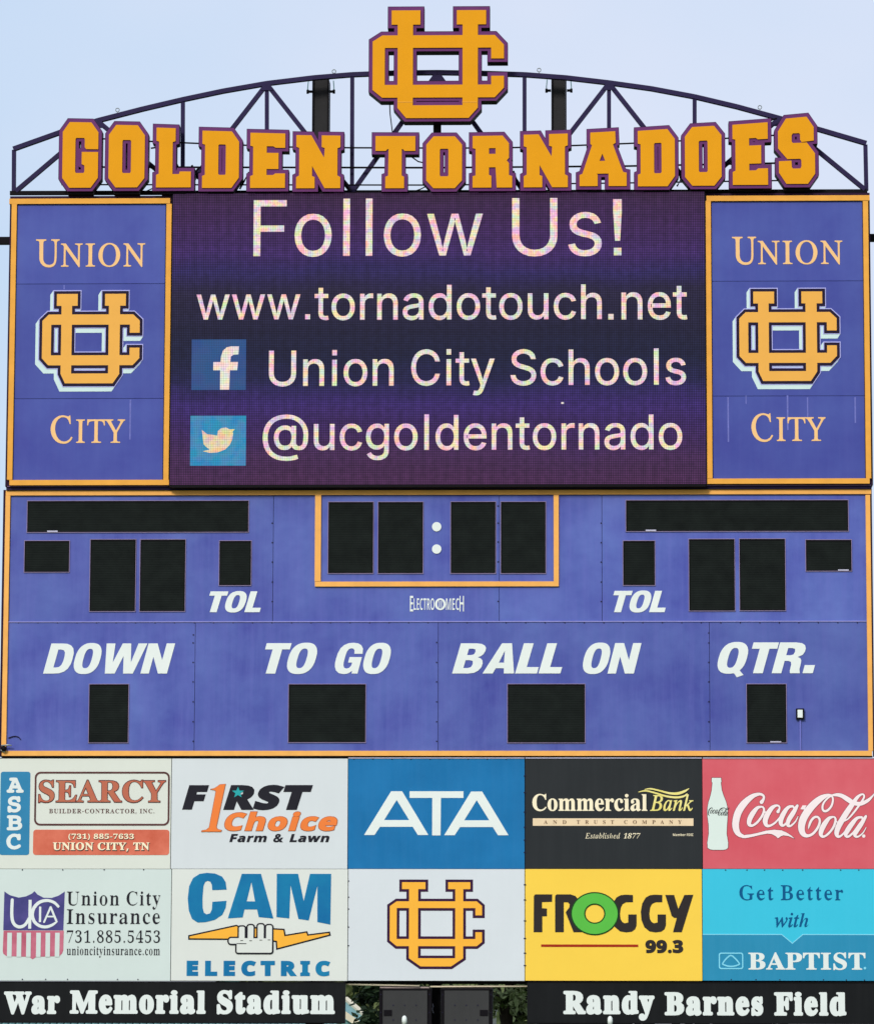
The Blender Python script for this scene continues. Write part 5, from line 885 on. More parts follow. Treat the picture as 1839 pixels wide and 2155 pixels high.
# ------------------------------------------------------------------ sponsor panels
AY = -.01
XS = [-11, 360.6, 732.2, 1104.2, 1477.2, 1850]; YS = [(1596.4, 1828.2), (1829.0, 2063.9)]
ads = thing('panel_backing', 'dark steel backing frame showing in the thin gaps between the sponsor panels', 'frame', (0, AY, at(900, 2064)[1]))
pbox('frame', (-9, 1594.8, 1848, 2065.6), AY+.055, .10, BLACK, ads)
def ad(i, j, m, label, lip=False, bolts=()):
    y0, y1 = YS[j]; X, Z = at((XS[i]+XS[i+1])/2, y1, AY)
    t = thing('advert_panel', label, 'advert panel', (X, AY, Z), 'sponsor panels in two rows under the scoreboard')
    pbox('sheet', (XS[i]+.7, y0, XS[i+1]-.7, y1), AY, .05, m, t)
    if lip: pbox('flashing', (XS[i]+1, y0-2.2, XS[i+1]-1, y0-.3), AY-.012, .03, LIP, t)
    global vs, fs
    if bolts:
        vs, fs = [], []
        for a, b in bolts: screw(a, b, AY, .0085)
        o = link('screw_heads', vs, fs, BOLT, t); o['kind'] = 'stuff'
    return t
def fl(name, P, Ng, m, t, L=1, label=None):
    o = slab(name, region(P, Ng), AY-.0035*L, .003, m, t)
    if label: o['label'] = label
    return o
PW1 = mat('warm white panel', (219, 226, 217), .4, .03, .9, .05, .06); PW2 = mat('cool white panel', (214, 223, 227), .4, .03, .9, .05, .06)
PW3 = mat('greenish white panel', (209, 224, 221), .4, .03, .9, .05, .06); PW4 = mat('cream white panel', (220, 227, 222), .4, .03, .9, .05, .06); PW5 = mat('pale grey white panel', (215, 224, 230), .4, .03, .9, .05, .06)
ABLU = mat('mid blue panel', (28, 112, 170), .4, .05, 1.2, .1, .08, rgb2=(36, 124, 184)); ABLK = mat('charcoal panel', (45, 49, 52), .4, .07, 1.2, .06, .08)
ARED = mat('sun faded red panel', (212, 84, 98), .42, .05, .7, .10, .08, rgb2=(220, 112, 122)); AYEL = mat('yellow panel', (249, 211, 82), .4, .025, 1, .03, .05)
ACYA = mat('cyan panel', (62, 196, 226), .4, .03, 1, .05, .05); ATEA = mat('teal blue panel', (46, 142, 182), .4, .06, 1.2, .12, .05)
PWHT = mat('white print', (226, 236, 234), .45, .02, 3); PBLK = mat('black print', (38, 38, 46), .45, .08, 4); PCHR = mat('soft black print', (50, 46, 46), .45, .06, 4)
POR = mat('orange print', (240, 132, 66), .45, .04, 3); PORD = mat('dark orange outline print', (150, 84, 60), .45, .1, 4); PBRN = mat('brown outline print', (92, 60, 60), .45, .25, 6)
PSRC = mat('brick red print', (204, 106, 86), .45, .14, 4, rgb2=(188, 120, 92)); PRED = mat('brick red print field', (208, 100, 76), .45, .1, 3, .15, rgb2=(226, 128, 104)); PCRM = mat('cream print', (250, 240, 208), .45, .04, 5)
PBLU = mat('azure print', (54, 134, 178), .45, .06, 3); PTEA = mat('turquoise star print', (46, 168, 172), .45, .05, 5); PTAN = mat('tan print', (238, 216, 180), .45, .05, 3)
PGLD = mat('yellow gold print', (238, 226, 120), .45, .06, 6, rgb2=(244, 236, 160)); PNAV = mat('faded navy print', (62, 66, 124), .45, .12, 3, rgb2=(92, 84, 150)); PSTR = mat('faded crimson print', (190, 92, 116), .45, .15, 3, rgb2=(212, 128, 150))
PDKB = mat('deep blue print', (14, 88, 138), .45, .06, 3); PCAM = mat('strong blue print', (24, 110, 168), .45, .06, 2, rgb2=(30, 130, 176)); PEMB = mat('amber print', (250, 184, 66), .45, .025, 3); PPUR = mat('dark purple print', (58, 30, 62), .45, .1, 3)
PGRN = mat('frog green print', (92, 190, 74), .45, .04, 3); PRLN = mat('dark red line print', (164, 48, 28), .45, .06, 3); PLCY = mat('light cyan print', (132, 216, 240), .45, .04, 3)
PINK = mat('pale pink print', (246, 234, 236), .45, .04, 3); PDRD = mat('dark outline print', (92, 30, 54), .45, .1, 3)

# 1
t = ad(0, 0, PW1, 'white panel with blue letter strip and brick red lettering, upper row far left')
fl('blue_strip', [rrect(1, 1624, 63.4, 1799.3, 5)], [], PBLU, t)
for s, b4 in (('A', (15, 1636.5, 50.9, 1668.5)), ('S', (16.7, 1675.4, 45, 1709.3)), ('B', (15, 1715.6, 47.7, 1747.4)), ('C', (14.2, 1754.3, 45, 1787))):
    lettering(t, PWHT, s, 'M', b4, AY-.007, depth=.003, dil=34)
fl('frame_line', [rrect(73.3, 1624, 357.5, 1737.5, 12)], [rrect(77, 1628, 353.8, 1733.5, 9)], PBRN, t)
lettering(t, PBRN, 'SEARCY', 'B', (81, 1640.3, 350, 1689.4), AY-.0035, depth=.003, dil=22)
lettering(t, PSRC, 'SEARCY', 'B', (82.6, 1642.2, 348.4, 1687.4), AY-.007, depth=.003, dil=2)
lettering(t, PBRN, 'BUILDER-CONTRACTOR,', 'B', (104.2, 1702, 288, 1711.4), AY-.0035, depth=.003, track=90, dil=8, thin=22)
lettering(t, PBRN, 'INC.', 'B', (295, 1702, 325.5, 1711.4), AY-.0035, depth=.003, track=90, dil=8, thin=22)
fl('red_strip', [rrect(70.5, 1746, 356.8, 1799.3, 6)], [], PRED, t)
lettering(t, PBRN, '(731) 885-7633', 'B', (144.4, 1755, 283.5, 1767), AY-.007, depth=.003, dil=24, track=30)
lettering(t, PCRM, '(731) 885-7633', 'B', (144.8, 1754.3, 282.5, 1765.6), AY-.0105, depth=.003, dil=12, track=40)
lettering(t, PBRN, 'UNION CITY, TN', 'B', (112, 1773.2, 316.4, 1790.6), AY-.007, depth=.003, dil=30, track=20)
lettering(t, PCRM, 'UNION CITY, TN', 'B', (112, 1772.5, 315, 1788.8), AY-.0105, depth=.003, dil=16, track=30)
# 2
t = ad(1, 0, PW2, 'white panel with black slanted capitals and a tall orange numeral 1')
lettering(t, PBLK, 'F', 'S', (384, 1652.3, 440.2, 1703.9), AY-.0035, depth=.003, dil=50, shear=.22)
lettering(t, PBLK, 'RST', 'S', (470.3, 1651.5, 658.7, 1704.4), AY-.0035, depth=.003, dil=48, shear=.22, track=60)
c = crop(360, 1590, 4.653)
one = region([c([(385, 330), (425, 322), (458, 300), (478, 284), (532, 280), (447, 700), (460, 722), (498, 732), (495, 745), (303, 745), (306, 735), (350, 728), (377, 705), (440, 350), (425, 338)])])
slab('numeral_edge', offset(one, .7), AY-.007, .003, PORD, t); slab('numeral', one, AY-.0105, .003, POR, t)
st = [(657+62*(1 if i % 2 == 0 else .42)*math.sin(math.pi*i/5), 362-58*(1 if i % 2 == 0 else .42)*math.cos(math.pi*i/5)) for i in range(10)]
fl('star', [c(st)], [], PTEA, t, 2)
lettering(t, PORD, 'Choice', 'S', (472.2, 1707.4, 710.9, 1749.2), AY-.0035, depth=.003, dil=42, shear=.22, track=50)
lettering(t, POR, 'Choice', 'S', (473.2, 1708.4, 709.8, 1748.2), AY-.007, depth=.003, dil=30, shear=.22, track=55)
for s, b4 in (('Farm', (482.9, 1755, 562, 1772.2)), ('&', (575.3, 1754.6, 596, 1772.4)), ('Lawn', (609.3, 1755, 693.5, 1772.2))):
    lettering(t, PBLK, s, 'S', b4, AY-.0035, depth=.003, dil=44 if s == '&' else 26, shear=.22, track=50)
# 3
t = ad(2, 0, ABLU, 'solid blue panel with three wide white capitals, centre of the upper row', True, [(1103, y) for y in (1633, 1668, 1709, 1741, 1768, 1794)]+[(745+i*40, 1597.5) for i in range(9)])
c = crop(730, 1590, 4.653)
A1 = [(432, 350), (540, 350), (798, 778), (695, 778), (645, 698), (325, 698), (272, 778), (170, 778)]; h1 = [(487, 435), (610, 632), (365, 632)]
for dx in (0, 783): fl('letter', [c([(x+dx, y+dx*.003) for x, y in A1])], [c([(x+dx, y+dx*.003) for x, y in h1])], WHITE, t)
fl('letter', [c([(613, 350), (1140, 350), (1140, 415), (920, 415), (917, 782), (835, 782), (835, 415), (613, 415)])], [], WHITE, t)
# 4
t = ad(3, 0, ABLK, 'charcoal panel with cream serif lettering, tan bar and gold swoosh', True, [(1105.5, y) for y in (1633, 1668, 1709, 1741, 1768, 1794)])
lettering(t, PCRM, 'Commercial', 'B', (1119.8, 1670.6, 1361.5, 1706.4), AY-.0035, depth=.003, dil=8, lx=1.06)
lettering(t, PGLD, 'Bank', 'I', (1367, 1671.5, 1458.5, 1706.4), AY-.0035, depth=.003, dil=10)
c = crop(1100, 1590, 4.653)
fl('swoosh', [q for q in brush([p for p in c([(1130, 358, 6), (1200, 345, 14), (1290, 365, 16), (1400, 398, 18), (1500, 410, 20), (1575, 398, 18), (1608, 372, 10)])])], [], PGLD, t, 2)
fl('swoosh', [q for q in brush([p for p in c([(1190, 332, 6), (1250, 325, 14), (1340, 345, 16), (1430, 368, 20), (1510, 372, 26), (1580, 350, 22), (1625, 322, 6)])])], [], PGLD, t, 2)
fl('tan_bar', [rc(1120.8, 1722.2, 1458.5, 1737.9)], [], PTAN, t)
for s, a, b in (('AND', 1144, 1191.3), ('TRUST', 1213.3, 1291.3), ('COMPANY', 1312.8, 1433.6)):
    lettering(t, mat('bronze print', (112, 84, 62), .45, .05, 3) if not bpy.data.materials.get('bronze print') else bpy.data.materials['bronze print'], s, 'B', (a, 1726, b, 1733.8), AY-.007, depth=.003, track=900, dil=-6)
lettering(t, PCRM, 'Established', 'I', (1231, 1752.7, 1304.2, 1764.5), AY-.0035, depth=.003, dil=0, track=45)
lettering(t, PCRM, '1877', 'B', (1311.7, 1753.2, 1347.2, 1764.5), AY-.0035, depth=.003, shear=.25, dil=-6)
lettering(t, PCRM, 'Member FDIC', 'S', (1415.3, 1753.8, 1458.5, 1759.4), AY-.0035, depth=.003, dil=-8)
# 5
t = ad(4, 0, ARED, 'sun-faded red panel with white bottle shape and flowing white script', True)
c = crop(1470, 1590, 4.791)
bt = region([c([(133, 225), (225, 225), (229, 262), (223, 276), (232, 350), (250, 405), (275, 470), (287, 520), (290, 560), (290, 600), (282, 700), (278, 790), (286, 840), (292, 880), (290, 930), (272, 946), (240, 951), (140, 951), (108, 946), (86, 930), (84, 880), (90, 840), (98, 790), (97, 700), (87, 620), (85, 560), (88, 520), (98, 470), (118, 405), (131, 350), (138, 276), (131, 262)])])
bo = slab('bottle_edge', offset(bt, .9), AY-.003, .0028, PDRD, t); slab('bottle_shape', bt, AY-.0065, .003, mat('pale aqua print', (220, 236, 230), .45, .03, 2), t)
SCRIPT = [
 [(632, 470, 40), (652, 440, 26), (655, 412, 24), (632, 392, 26), (590, 392, 34), (530, 418, 50), (455, 485, 68), (398, 570, 72), (372, 660, 70), (372, 735, 66), (398, 790, 50), (450, 818, 30)],
 [(632, 516, 20), (590, 528, 34), (545, 580, 50), (512, 640, 50), (505, 690, 40), (532, 708, 26), (580, 680, 24), (630, 620, 24), (656, 560, 24), (650, 525, 20), (630, 516, 18)],
 [(655, 560, 14), (680, 575, 14), (705, 560, 12)],
 [(797, 566, 34), (812, 535, 20), (808, 512, 18), (780, 504, 24), (735, 530, 42), (690, 595, 52), (668, 655, 52), (678, 702, 36), (715, 708, 24), (770, 675, 20), (822, 615, 14)],
 [(948, 512, 22), (905, 520, 32), (862, 570, 46), (828, 640, 50), (826, 690, 38), (850, 706, 24), (895, 665, 22), (940, 590, 24), (962, 540, 22), (948, 512, 18)],
 [(992, 506, 28), (955, 570, 46), (905, 650, 46), (895, 700, 34), (922, 710, 22), (970, 668, 16), (1000, 612, 8)],
 [(1340, 402, 18), (1300, 400, 30), (1225, 435, 60), (1135, 515, 74), (1060, 620, 76), (1032, 715, 70), (1046, 785, 54), (1092, 810, 32), (1150, 785, 26), (1200, 720, 26), (1218, 660, 24), (1200, 622, 22), (1165, 622, 24), (1132, 655, 26), (1112, 700, 22), (1100, 742, 6)],
 [(1338, 405, 18), (1352, 440, 20), (1338, 505, 22), (1298, 552, 24), (1262, 560, 24), (1245, 530, 22), (1258, 478, 20), (1300, 430, 18), (1340, 405, 16)],
 [(1345, 400, 18), (1400, 396, 36), (1450, 410, 42), (1510, 448, 50), (1560, 478, 44), (1630, 486, 40), (1700, 455, 34), (1745, 415, 20), (1772, 380, 6)],
 [(1350, 618, 20), (1308, 635, 36), (1262, 695, 52), (1232, 755, 50), (1228, 800, 38), (1255, 818, 24), (1305, 785, 24), (1352, 725, 24), (1376, 660, 24), (1370, 625, 20), (1350, 618, 16)],
 [(1440, 672, 12), (1500, 640, 16), (1560, 575, 20), (1620, 495, 22), (1662, 430, 20), (1664, 398, 18), (1640, 392, 20), (1595, 425, 34), (1530, 515, 52), (1460, 620, 58), (1405, 715, 56), (1385, 785, 46), (1402, 818, 28), (1440, 800, 20), (1490, 740, 12)],
 [(1376, 660, 12), (1400, 672, 12), (1430, 660, 12)],
 [(1640, 622, 22), (1592, 632, 32), (1540, 690, 48), (1492, 760, 50), (1476, 800, 36), (1500, 818, 24), (1555, 775, 22), (1612, 700, 24), (1648, 650, 22), (1640, 622, 18)],
 [(1682, 612, 26), (1640, 680, 44), (1588, 760, 46), (1568, 805, 32), (1600, 818, 20), (1650, 780, 14), (1684, 722, 6)],
]
RIB = [(438, 806), (470, 800), (520, 795), (600, 778), (680, 757), (760, 748), (830, 755), (880, 775), (930, 808), (962, 838), (900, 812), (850, 805), (822, 815), (795, 835), (770, 812), (735, 793), (690, 787), (620, 800), (540, 820), (470, 833), (430, 832)]
P = [q for s_ in SCRIPT for q in brush(c(s_))]+[c(RIB), c([(1022, 542), (1045, 503), (1085, 503), (1064, 545)])]
scr = region(P)
wid = lambda s_: [(x, y, w_+7) for x, y, w_ in s_]
slab('script_edge', region([q for s_ in SCRIPT for q in brush(c(wid(s_)))]+brush(c([(x, y, 7) for x, y in RIB+RIB[:1]]), 1)), AY-.003, .0028, PDRD, t); slab('script', scr, AY-.0065, .003, PINK, t)
fl('dot', [c(disc(1660, 812, 17, n=14))], [], PINK, t)
# the same script, small, on the bottle
f2 = lambda P_: [(95+(x-380)*.152, 545+(y-500)*.185)+tuple(r*.12 for r in rest) for x, y, *rest in P_]
P = [q for s_ in SCRIPT for q in brush(c(f2(s_)), 2)]
slab('bottle_script', region(P), AY-.010, .003, PBLK, t)
# 6
t = ad(0, 1, PW3, 'white panel with blue and red striped shield and thin serif lettering', False, [(48, 1830.5), (133, 1830.7), (220, 1830.5), (303, 1830.4), (48, 2061), (97, 2061), (143, 2061), (248, 2061.3), (291, 2061.3)])
c = crop(0, 1820, 4.778)
fl('shield_red', [c([(38, 662), (643, 662), (640, 860), (630, 890), (600, 918), (372, 925), (332, 950), (300, 925), (70, 918), (40, 895), (33, 870)])], [], PSTR, t)
fl('shield_blue', [c([(45, 268), (100, 305), (190, 330), (260, 318), (320, 290), (348, 265), (380, 300), (440, 330), (520, 333), (590, 310), (652, 268), (643, 658), (40, 658)])], [], PNAV, t)
fl('shield_stripe', [c(rc(a, 683, a+46, 926)) for a in (76, 172, 267, 367, 461, 556)], [], PW3, t, 2)
mono = brush(c([(125, 352, 30), (122, 480, 32), (132, 565, 32), (165, 612, 32), (215, 624, 32), (262, 598, 30), (296, 540, 28)]))+[c(rc(290, 352, 320, 642))]
mono += brush(c([(588, 418, 26), (545, 378, 28), (475, 358, 30), (400, 376, 32), (346, 430, 34), (328, 500, 34), (350, 570, 32), (405, 614, 30), (470, 624, 30), (535, 602, 26), (582, 566, 14)]))
mono += [c(rc(396, 420, 418, 576))]+brush(c([(448, 576, 18), (512, 425, 20)]), 1)+brush(c([(512, 425, 20), (570, 560, 22)]), 1)+[c(rc(470, 512, 555, 528))]
fl('shield_letters', mono, [], PWHT, t, 2)
for s, b4, d, tr_ in (('Union', (141.3, 1876, 251.2, 1905.4), -8, 30), ('City', (266.9, 1875.5, 338, 1905.4), -8, 30), ('Insurance', (141.3, 1913.6, 337, 1944.5), -8, 30), ('731.885.5453', (141.3, 1957.7, 337.4, 1984), -12, 20), ('unioncityinsurance.com', (141.3, 1991.6, 337, 2010), -8, 20)):
    lettering(t, PBLK, s, 'B', b4, AY-.0035, depth=.003, dil=d+13, thin=26, track=tr_+20, lx=1.06)
# 7
t = ad(1, 1, PW4, 'white panel with large blue capitals above a fist gripping a lightning bolt')
c = crop(360, 1820, 4.653)
C7 = [(545, 243), (405, 248), (400, 195), (385, 165), (360, 157), (335, 167), (318, 210), (310, 320), (312, 420), (325, 468), (352, 485), (385, 475), (402, 440), (408, 362), (545, 352), (538, 420), (505, 490), (430, 540), (340, 562), (265, 565), (210, 530), (178, 450), (166, 330), (178, 210), (215, 130), (280, 88), (350, 78), (430, 85), (500, 115), (535, 170)]
fl('letter', [c(C7)], [], PCAM, t)
fl('letter', [c([(693, 88), (880, 88), (1005, 525), (862, 512), (845, 437), (722, 437), (705, 515), (560, 525)])], [c([(787, 170), (825, 358), (742, 358)])], PCAM, t)
fl('letter', [c([(1035, 88), (1243, 88), (1300, 355), (1360, 88), (1567, 88), (1562, 585), (1435, 560), (1433, 205), (1350, 545), (1250, 530), (1170, 200), (1160, 525), (1035, 512)])], [], PCAM, t)
bolt = region([c([(185, 702), (640, 602), (665, 615), (1100, 640), (1112, 700), (1325, 665), (1335, 695), (1545, 668), (1548, 682), (1045, 815), (1040, 745), (985, 735), (620, 722), (185, 720)])])
slab('lightning_edge', offset(bolt, 3.2), AY-.003, .0028, PBLK, t); slab('lightning', bolt, AY-.0065, .003, PEMB, t)
fist = [rrect(645, 720, 990, 860, 14), rrect(568, 718, 760, 772, 22), rrect(666, 606, 722, 760, 14), rrect(752, 592, 808, 760, 18), rrect(850, 584, 908, 760, 18), rrect(932, 592, 990, 760, 18)]
FR = region([c(q) for q in fist])
slab('fist_edge', offset(FR, 3.2, True), AY-.0095, .0028, PBLK, t); slab('fist', FR, AY-.013, .003, PW4, t)
fl('fist_lines', [c(q) for q in (rc(680, 738, 706, 743), rc(768, 740, 794, 745), rc(868, 734, 894, 739), rc(948, 732, 974, 737), rc(645, 768, 740, 774))], [], PBLK, t, 5)
lettering(t, PCAM, 'ELECTRIC', 'S', (393.3, 2021.6, 695.3, 2054), AY-.0035, depth=.003, dil=52, track=260)
# 8
t = ad(2, 1, PW5, 'white panel with a purple-edged amber U and C monogram, lower row centre', False, [(1103, y) for y in (1862, 1894, 1938, 1975, 2006, 2032)]+[(733.8, y) for y in (1854, 1888, 1913, 1951, 1990)])
E1 = emblem('ad'); slab('emblem_edge', offset(E1, 5.6), AY-.003, .0028, PPUR, t); slab('emblem', E1, AY-.0065, .003, PEMB, t)
# 9
t = ad(3, 1, AYEL, 'bright yellow panel with heavy black capitals and the number 99.3', False, [(1105.6, y) for y in (1862, 1894, 1938, 1975, 2006, 2032)])
c = crop(1100, 1820, 4.653)
fl('letter', [c([(107, 312), (112, 296), (125, 289), (287, 289), (285, 362), (187, 365), (187, 425), (235, 428), (235, 503), (190, 505), (190, 660), (105, 660)])], [], PCHR, t)
fl('letter', [c([(315, 312), (320, 296), (333, 289), (465, 289), (515, 305), (545, 345), (548, 405), (530, 450), (505, 480), (582, 660), (495, 660), (418, 465), (455, 415), (458, 385), (440, 368), (400, 366), (400, 660), (315, 660)])], [], PCHR, t)
G9 = [(1077, 295), (1077, 366), (1010, 367), (975, 385), (958, 420), (950, 480), (955, 530), (972, 560), (995, 572), (1030, 565), (1030, 486), (1112, 486), (1112, 590), (1098, 630), (1065, 655), (1010, 662), (950, 652), (900, 610), (872, 540), (866, 460), (880, 380), (915, 320), (955, 298), (1000, 292)]
for dx in (0, 287): fl('letter', [c([(x+dx, y) for x, y in G9])], [], PCHR, t)
fl('letter', [c([(1393, 295), (1480, 295), (1520, 432), (1580, 295), (1668, 293), (1553, 660), (1467, 660), (1505, 520), (1480, 520), (1455, 500)])], [], PCHR, t)
OR = region([c(disc(703, 478, 236, 212, 40))], [c(disc(703, 478, 92, 88, 30))])
slab('round_letter_edge', OR, AY-.0065, .003, mat('dark green outline print', (28, 72, 34), .45, .05, 3), t)
o = slab('round_letter', offset(OR, -2.6), AY-.010, .003, PGRN, t); o['label'] = 'plain green letter O with a dark outline'
fl('red_line', [c(rc(178, 780, 1128, 804))], [], PRLN, t)
lettering(t, PCHR, '99.3', 'S', (1357.3, 1977.8, 1437, 2005.6), AY-.0035, depth=.003, dil=44, track=30)
# 10
t = ad(4, 1, ACYA, 'two-tone cyan and teal panel with serif lettering, lower row far right', False, [(1526, 1831), (1571, 1831), (1608, 1831), (1646, 1831), (1688, 1831), (1768, 1831), (1806, 1831), (1538, 2061.5), (1590, 2061.6), (1640, 2062), (1732, 2062), (1780, 2062.4), (1818, 2062.6)])
c = crop(1470, 1820, 4.791)
fl('teal_band', [c([(38, 708), (832, 708), (942, 798), (1050, 708), (1815, 708), (1815, 1168), (38, 1168)])], [], ATEA, t)
fl('light_edge', [c([(38, 698), (836, 698), (942, 786), (1046, 698), (1815, 698), (1815, 707), (1050, 707), (942, 797), (832, 707), (38, 707)])], [], PLCY, t)
lettering(t, PDKB, 'Get', 'B', (1555, 1862.4, 1627, 1894.3), AY-.0035, depth=.003, dil=9, thin=34, track=50)
lettering(t, PDKB, 'Better', 'B', (1642.2, 1862.8, 1773, 1894.3), AY-.0035, depth=.003, dil=9, thin=34, track=60)
lettering(t, PDKB, 'with', 'I', (1629.7, 1920.8, 1700.2, 1951.2), AY-.0035, depth=.003, dil=12, track=10)
lettering(t, PWHT, 'BAPTIST', 'B', (1574, 2004.2, 1820.2, 2040.6), AY-.007, depth=.003, dil=12, track=20)
fl('box_mark', [c(rrect(200, 885, 447, 1052, 24))], [c(rrect(212, 897, 435, 1040, 16))], PLCY, t, 2)
fl('box_mark', brush(c([(235, 1002, 12), (268, 955, 14), (322, 914, 14), (376, 955, 14), (412, 1002, 12)]), 5)+brush(c([(235, 1002, 12), (280, 1018, 14), (325, 1024, 14), (370, 1018, 14), (412, 1002, 12)]), 5), [], PLCY, t, 2)
fl('dot', [c(disc(1672, 1042, 13, n=14))], [], PLCY, t, 2)
for y0, m_ in ((1829.4, LIP),): pass

# ------------------------------------------------------------------ black name signs
NB = mat('black name sign sheet', (25, 27, 29), .45, .12, 1.5, .04, .08)
NY = -.03
def name_sign(px, label, words):
    X, Z = at((px[0]+px[2])/2, px[3], NY); t = thing('name_sign', label, 'sign', (X, NY, Z), 'black name signs along the bottom')
    x0, y0, x1, y1 = px
    pbox('sheet', (x0, y0+2, x1, y1-2), NY, .05, NB, t)
    pbox('edge_rail', (x0, y0, x1, y0+1.8), NY-.006, .06, BLACK, t); pbox('edge_rail', (x0, y1-1.8, x1, y1), NY-.006, .06, BLACK, t)
    for s, b4 in words: lettering(t, PWHT, s, 'B', b4, NY-.005, depth=.0045, dil=42, rnd=True, track=70, lx=1.13)
name_sign((-10, 2065.8, 727, 2153), 'black sign at the lower left with heavy white letters reading War Memorial Stadium', [('War', (9, 2086.6, 127, 2134)), ('Memorial', (147.5, 2083.6, 433.5, 2133.6)), ('Stadium', (456.7, 2083.6, 705, 2134))])
name_sign((1109, 2066.6, 1850, 2155), 'black sign at the lower right with heavy white letters, last word Field', [('Randy', (1184.9, 2085.3, 1376.8, 2134.5)), ('Barnes', (1397.7, 2088, 1605.3, 2137)), ('Field', (1628, 2087.4, 1780, 2137.6))])

# ------------------------------------------------------------------ equipment in the gap between the name signs
DG = mat('dark grey cabinet paint', (60, 61, 62), .5, .08, 2, .05); PIPE = mat('cream painted pipe', (222, 212, 186), .45, .08, 5); PIPE2 = mat('pinkish grey bar', (176, 160, 156), .5, .2, 8)
GY = .10
tg = thing('pipe_rail', 'cream pipe and pinkish bars running above the two grey cabinets in the gap', 'pipe', (0, GY, at(920, 2078, GY)[1]))
tube('pipe', poly3([(722, 2071), (800, 2073), (883, 2075)], GY-.03), .012, PIPE, tg, 8); tube('pipe', poly3([(905, 2076.5), (1000, 2076), (1112, 2076)], GY-.03), .011, PIPE, tg, 8)
bar('mounting_bar', P3(800, 2077.5, GY), P3(903, 2079, GY), .026, PIPE2, tg); bar('mounting_bar', P3(928, 2078, GY), P3(1037, 2077.5, GY), .024, PIPE2, tg)
bar('top_black_bar', P3(724, 2067, GY+.05), P3(1112, 2068, GY+.05), .04, BLACK, tg)  # black bar along the top edge of the gap
for i, (x0, x1, fx0, fx1, hx, lab) in enumerate(((805.5, 898.8, 798, 908, (807.6, 824.8), 'left dark grey cabinet hanging in the gap between the black name signs'), (935, 1028.5, 927.5, 1036.5, (1009.6, 1026.8), 'right dark grey cabinet hanging in the gap between the black name signs'))):
    X, Z = at((x0+x1)/2, 2180, GY); t = thing('equipment_cabinet', lab, 'cabinet', (X, GY, Z), 'grey cabinets in the gap')
    pbox('body', (x0, 2084.5, x1, 2180), GY-.16, .45, DG, t)
    pbox('side_frame', (fx0, 2081, x0-.5, 2180), GY-.14, .2, BLACK, t); pbox('side_frame', (x1+.5, 2081, fx1, 2180), GY-.14, .2, BLACK, t)
    pbox('top_frame', (fx0, 2079.5, fx1, 2083.8), GY-.15, .3, BLACK, t)
    pbox('hatch', (hx[0], 2125.3, hx[1], 2137.8), GY-.168, .007, BLACK, t)
    vs, fs = [], []
    for bx in (x0+22, x0+46, x0+70):
        for by in (2115.5, 2146.5): screw(bx, by, GY-.161, .009)
    for by in (2093, 2131): screw((fx0+x0)/2, by, GY-.141, .007); screw((fx1+x1)/2, by, GY-.141, .007)
    o = link('screw_heads', vs, fs, DG if i > 9 else BOLT, t); o['kind'] = 'stuff'
t = thing('back_plate', 'near-black steel plate hanging between the two grey cabinets', 'plate', (at(918, 2180, .3)[0], .3, at(918, 2180, .3)[1]))
pbox('plate', (909, 2068, 927, 2180), .3, .03, BLACK, t)
tube('cable', poly3([(910.5, 2112), (911.5, 2118), (909.5, 2124), (912, 2132)], .27), .006, LIP, t, 6)
# white rounded post tops that poke into the frame in front of the signs
for px, py, w_, lab in ((851, 2137.5, 4.6, 'white rounded post top in front of the left grey cabinet'), (1283.3, 2138.5, 4.6, 'white rounded post top in front of the lower right black sign')):
    Yp = -1.6; X, Z = at(px, py, Yp); r = w_*.0061
    t = thing('marker_post', lab, 'post', (X, Yp, 0), 'white posts in front of the board')
    prof = [(0, r*.85), (Z-.25, r*.8), (Z-.12, r*.85), (Z-.085, r*.95), (Z-.05, r), (Z-.025, r*.85), (Z-.008, r*.5), (Z, r*.08)]
    tube('post', [(X, Yp, z) for z, _ in prof], [q for _, q in prof], PIPE, t, 12)
    tube('cap', [(X, Yp, Z-.10), (X, Yp, Z-.05), (X, Yp, Z-.022), (X, Yp, Z-.004), (X, Yp, Z+.002)], [r*1.02, r*1.12, r*1.0, r*.6, r*.1], WHITE, t, 12)

# ------------------------------------------------------------------ ground, roof and trees far behind
GR = mat('mown grass', (70, 96, 48), .9, .3, .6); GR.node_tree.nodes['Principled BSDF'].inputs['Specular IOR Level'].default_value = .05
g = link('ground', [(-900, -700, 0), (900, -700, 0), (900, 1500, 0), (-900, 1500, 0)], [(0, 1, 2, 3)], GR); g['kind'] = 'structure'
g = link('running_track', [(-60, -30, .004), (60, -30, .004), (60, -20, .004), (-60, -20, .004)], [(0, 1, 2, 3)], mat('rubber running track', (120, 62, 50), .9, .1, 2)); g['kind'] = 'structure'
